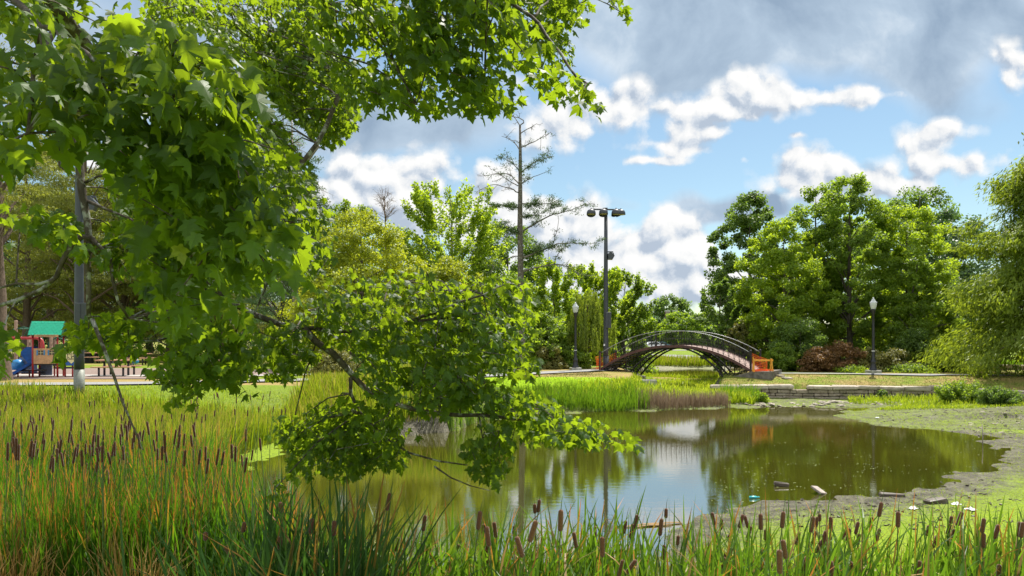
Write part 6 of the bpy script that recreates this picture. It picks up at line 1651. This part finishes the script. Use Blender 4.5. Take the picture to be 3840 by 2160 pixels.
# duckweed flecks on the open water at the right
dk = np.random.default_rng(8); n = 2600
n = 1000; fx = dk.uniform(2650, 3800, n); fy = 1560 + 350 * dk.random(n) ** .6
Dk = F * 3.395 / (fy - HZ); xk = (fx - CX) / F * Dk
keep = (sdist(POND, xk, Dk) < -.05) & (dk.random(n) < np.clip((fbm(xk * .8, Dk * 1.6, 3) - .47) * 7, .02, 1)); xk = xk[keep]; Dk = Dk[keep]; n = len(xk)
s = .006 + .013 * dk.random(n)
V = np.stack([np.column_stack([xk + s * c_, Dk + s * d_ * 1.1, np.full(n, .005)]) for c_, d_ in ((-1, -.6), (1, -.8), (1.2, .7), (-.8, .9))], 1).reshape(-1, 3)
tag(link('duckweed', mesh_np('duckweed', V, np.arange(4 * n).reshape(-1, 4)), solid('duckweed_fleck', (.22, .27, .06), .6)), 'pale duckweed flecks floating on the open water', 'duckweed', None, 'stuff')

bs = scatter(9000, 1.5, 16.5, 11.5, 24, lambda x, y: (sdist(POND, x, y) > -.15) & (sdist(POND, x, y) < 3.6), .9)
field_of('duckweed', 'speckled duckweed tufts on the wet mud along the near shore', 'duckweed', bs, .02 + .035 * br_.random(len(bs)), .02 + .025 * br_.random(len(bs)), m_weed_y, lean=.5, bend=.5, segs=1)
bs = scatter(6500, 13, 22, 24.5, 37, lambda x, y: (sdist(POND, x, y) > -.2) & (~inside(UP, x, y)), .7)
field_of('duckweed', 'speckled weed tufts on the wide mud flat at the right', 'duckweed', bs, .02 + .05 * br_.random(len(bs)), .025 + .03 * br_.random(len(bs)), m_weed_y, lean=.5, bend=.5, segs=1)

# ---- single cattails: stalk, seed head (and the thin spike above it)
m_head, nt = new_mat('brown_velvet_seed_head'); po = obj_pos(nt); n_ = noise(nt, 60, 3, .7, po); p = pbsdf(nt, ramp(nt, n_, [(.3, (.085, .036, .017)), (.7, (.20, .088, .042))]), .95, 0, .1, bump(nt, noise(nt, 400, 2, .6, po), .6, .004)); p.inputs['Sheen Weight'].default_value = .35; finish(nt, p.outputs[0])
m_headd = m_head.copy(); m_headd.name = 'dark_velvet_seed_head'
for e_, c_ in zip([n for n in m_headd.node_tree.nodes if n.type == 'VALTORGB'][0].color_ramp.elements, ((.070, .026, .013, 1), (.150, .058, .028, 1))): e_.color = c_
m_stalk = solid('cattail_stalk', (.09, .14, .03), .6)
def cat_kind(hl, hr, spike, lean):
    s = MB(); dn = np.array([math.sin(lean), 0, -math.cos(lean)]); p = np.zeros(3); pts = [tuple(p)]
    for k in range(9):
        t = min(1, k / 6); d = unit(np.array([0, 0, -1.]) * (1 - t) + dn * t); p = p + d * .24; pts.append(tuple(p))
    s.tube(pts[::-1], list(np.linspace(.010, .0055, len(pts))), 5)
    s.tube([(0, 0, hl), (.004, .0, hl + spike * .6), (.012, 0, hl + spike)], [.0035, .0025, .001], 4)
    h = MB(); h.lathe((0, 0, 0), [(hr * .35, 0), (hr * .8, .006), (hr, .02), (hr * 1.02, hl * .5), (hr, hl - .02), (hr * .8, hl - .006), (hr * .3, hl)], 10)
    a = s.mesh('cattail_stalk'); a.materials.append(m_stalk); c = h.mesh('seed_head'); c.materials.append(m_headd if hr < .018 else m_head)
    return a, c
KIND = {}
def cattail(px, py, D, hl, lean, thin, label, group):
    key = (round(hl / .02), thin, round(lean / 8))
    if key not in KIND: KIND[key] = cat_kind(key[0] * .02, .0150 if thin else .0220, .10 + .07 * random.random(), R(key[2] * 8))
    a, c = KIND[key]
    x, y, z = P(px, py, D)
    o = link('cattail', a); q = link('seed_head', c, None, o)
    az = R(key[2] * 8 + random.uniform(-3, 3)); tl = random.uniform(-.08, .08)
    o.rotation_euler = (tl, az, 0)
    L = key[0] * .02
    o.location = (x - math.sin(az) * L / 2, y, z - L / 2 * math.cos(az))
    tag(o, label, 'cattail', group)
random.seed(31)
S5 = .4658
FR = [(75,655,100,-5),(140,700,90,10),(300,675,120,15),(342,680,100,-15),(457,680,140,3),(365,765,110,20),(495,785,95,0),(213,785,100,30),(635,665,145,8),(870,700,140,5),(905,680,90,10),(930,645,60,0),(755,815,110,20),(510,870,80,35),(885,805,110,20),(968,810,130,15),(985,845,70,10),(1022,695,120,0),(920,880,120,22),(1130,775,110,25),(1160,785,120,5),(1232,730,110,20),(1243,820,90,10),(1345,685,90,15),(1418,580,130,5),(1402,785,110,12),(1560,660,140,-3),(1800,750,90,5),(1990,665,70,5),(1970,740,90,20),(2058,655,130,12),(2008,775,80,10),(1865,835,100,25),(2245,710,130,8),(2355,760,130,15),(2248,830,130,0),(2535,740,130,5),(2560,745,140,10),(205,880,70,20),(205,945,130,5),(170,960,80,15),(155,1020,130,3),(240,1070,90,10),(350,960,110,25),(480,955,110,0),(645,900,170,-10),(560,1010,90,15),(607,1000,190,3),(815,1020,130,15),(1028,1060,150,-5),(965,1070,110,0),(1183,1060,130,0),(1265,1085,110,50),(1700,1070,120,10),(1722,1050,130,12),(2370,1080,130,0),(20,950,100,8)]
SPECIAL = {(1418, 580): 'highest cattail head of the front bed, plump and alone against the duckweed', (1560, 660): 'upright plump cattail head just right of the highest one', (607, 1000): 'fattest cattail head of the front bed, near the bottom edge', (1265, 1085): 'cattail head leaning hard to the right at the bottom edge'}
LBF, GRF = 'plump brown cattail head standing in the front bed before the duckweed', 'cattails of the front bed'
for zx, zy, ln, le in FR:
    lp = ln * S5; D = min(9.2, max(5.4, 476 / lp)); hl = lp * D / F
    sp_l = SPECIAL.get((zx, zy))
    cattail(2640 + zx * S5, 1640 + zy * S5, D, hl, le, False, sp_l or LBF, None if sp_l else GRF)
MID = [(355,890,130,5),(625,1050,120,5),(1040,1030,140,10),(1105,1150,150,-5),(1075,1085,60,0),(1160,1100,120,-8),(1445,1110,170,15),(1460,940,80,0),(1490,920,100,5),(1655,1030,160,2),(860,1260,110,30),(1090,1270,110,20),(1085,1380,110,25),(1345,1230,160,-15),(1305,1110,90,0),(1765,1180,120,-8),(1970,1230,150,0),(1915,1130,110,0),(1720,1290,90,10),(2140,1080,100,5),(2190,1110,110,10),(2225,1040,110,8),(2410,1080,130,8),(2450,975,80,0),(2540,1180,80,5),(2430,1270,110,5),(2110,1390,130,15),(2185,1380,130,30),(1850,1400,100,0),(420,1210,110,15),(655,1320,90,-5),(20,1190,80,5)]
for zx, zy, ln, le in MID:
    lp = ln * .497; D = min(9.0, max(5.4, 490 / lp)); cattail(1280 + zx * .497, 1440 + zy * .497, D, lp * D / F, le, False, 'brown cattail head among the front leaves before the open water', 'cattails before the open water')
for zx, zy, ln, le in [(2120,930,80,0),(1840,1080,80,15),(1730,1270,110,-30),(2110,1200,100,0),(2350,1070,110,10),(2520,1090,120,0),(1550,1150,60,0)]:
    lp = ln * .497; cattail(zx * .497, 1440 + zy * .497, 6.8, lp * 6.8 / F, le, False, 'shaded cattail head among the tall dark leaves under the maple', 'shaded cattails under the maple')
LEFT = [(55,510,140),(110,490,180),(125,480,150),(230,490,130),(255,500,110),(100,290,80),(165,340,80),(245,320,80),(275,350,90),(280,530,90),(400,610,120),(470,570,110),(585,500,100),(620,560,130),(610,390,80),(740,440,120),(770,530,130),(735,610,120),(775,610,110),(850,500,100),(920,350,100),(910,420,90),(930,520,110),(1000,450,90),(1055,410,110),(1080,390,90),(1185,390,90),(1245,450,140),(1315,450,80),(1350,430,110),(1395,560,130),(1460,540,90),(1505,550,120),(1550,525,110),(1565,620,120),(1680,560,110),(1775,530,120),(1825,580,90),(1855,610,120),(1135,600,90),(815,700,110),(955,560,90),(970,790,80),(1045,710,90),(1100,780,70),(1150,790,80),(1420,790,60),(650,640,90),(300,650,90),(335,460,90),(440,480,100),(520,400,90),(545,420,90),(90,480,90),(240,450,90),(405,500,90),(430,540,110),(455,420,70),(480,540,90),(650,460,70),(680,540,80),(720,400,80),(780,380,80),(870,360,80),(955,350,80),(1050,430,120),(895,610,90),(1020,620,70),(550,560,90),(570,650,90),(385,590,110),(240,520,100),(510,570,80),(875,740,90),(960,770,70)]
for zx, zy, ln in LEFT:
    lp = ln * .497; D = min(14.5, max(8.8, 560 / lp)); cattail(zx * .497, 1440 + zy * .497, D, lp * D / F, random.uniform(-7, 12), True, 'slim dark cattail head in the orange tipped marsh at the left', 'cattails of the left marsh')
for k in range(46):
    px = random.uniform(0, 980); py = random.uniform(1585, 1720); D = random.uniform(10.5, 14) - (py - 1585) / 135 * 2.0
    cattail(px, py, D, random.uniform(.16, .22), random.uniform(-9, 12), True, 'slim dark cattail head in the orange tipped marsh at the left', 'cattails of the left marsh')
for k in range(70):
    px = random.uniform(0, 1080); py = random.uniform(1470, 1600); D = 15 + (1600 - py) / 130 * 8
    if px > 780 and py > 1560: continue
    z = CAMZ - (py - HZ) / F * D
    cattail(px, py, D, .15, random.uniform(-8, 12), True, 'thin dark cattail head far out in the yellow green reeds at the left', 'far cattails in the reeds')
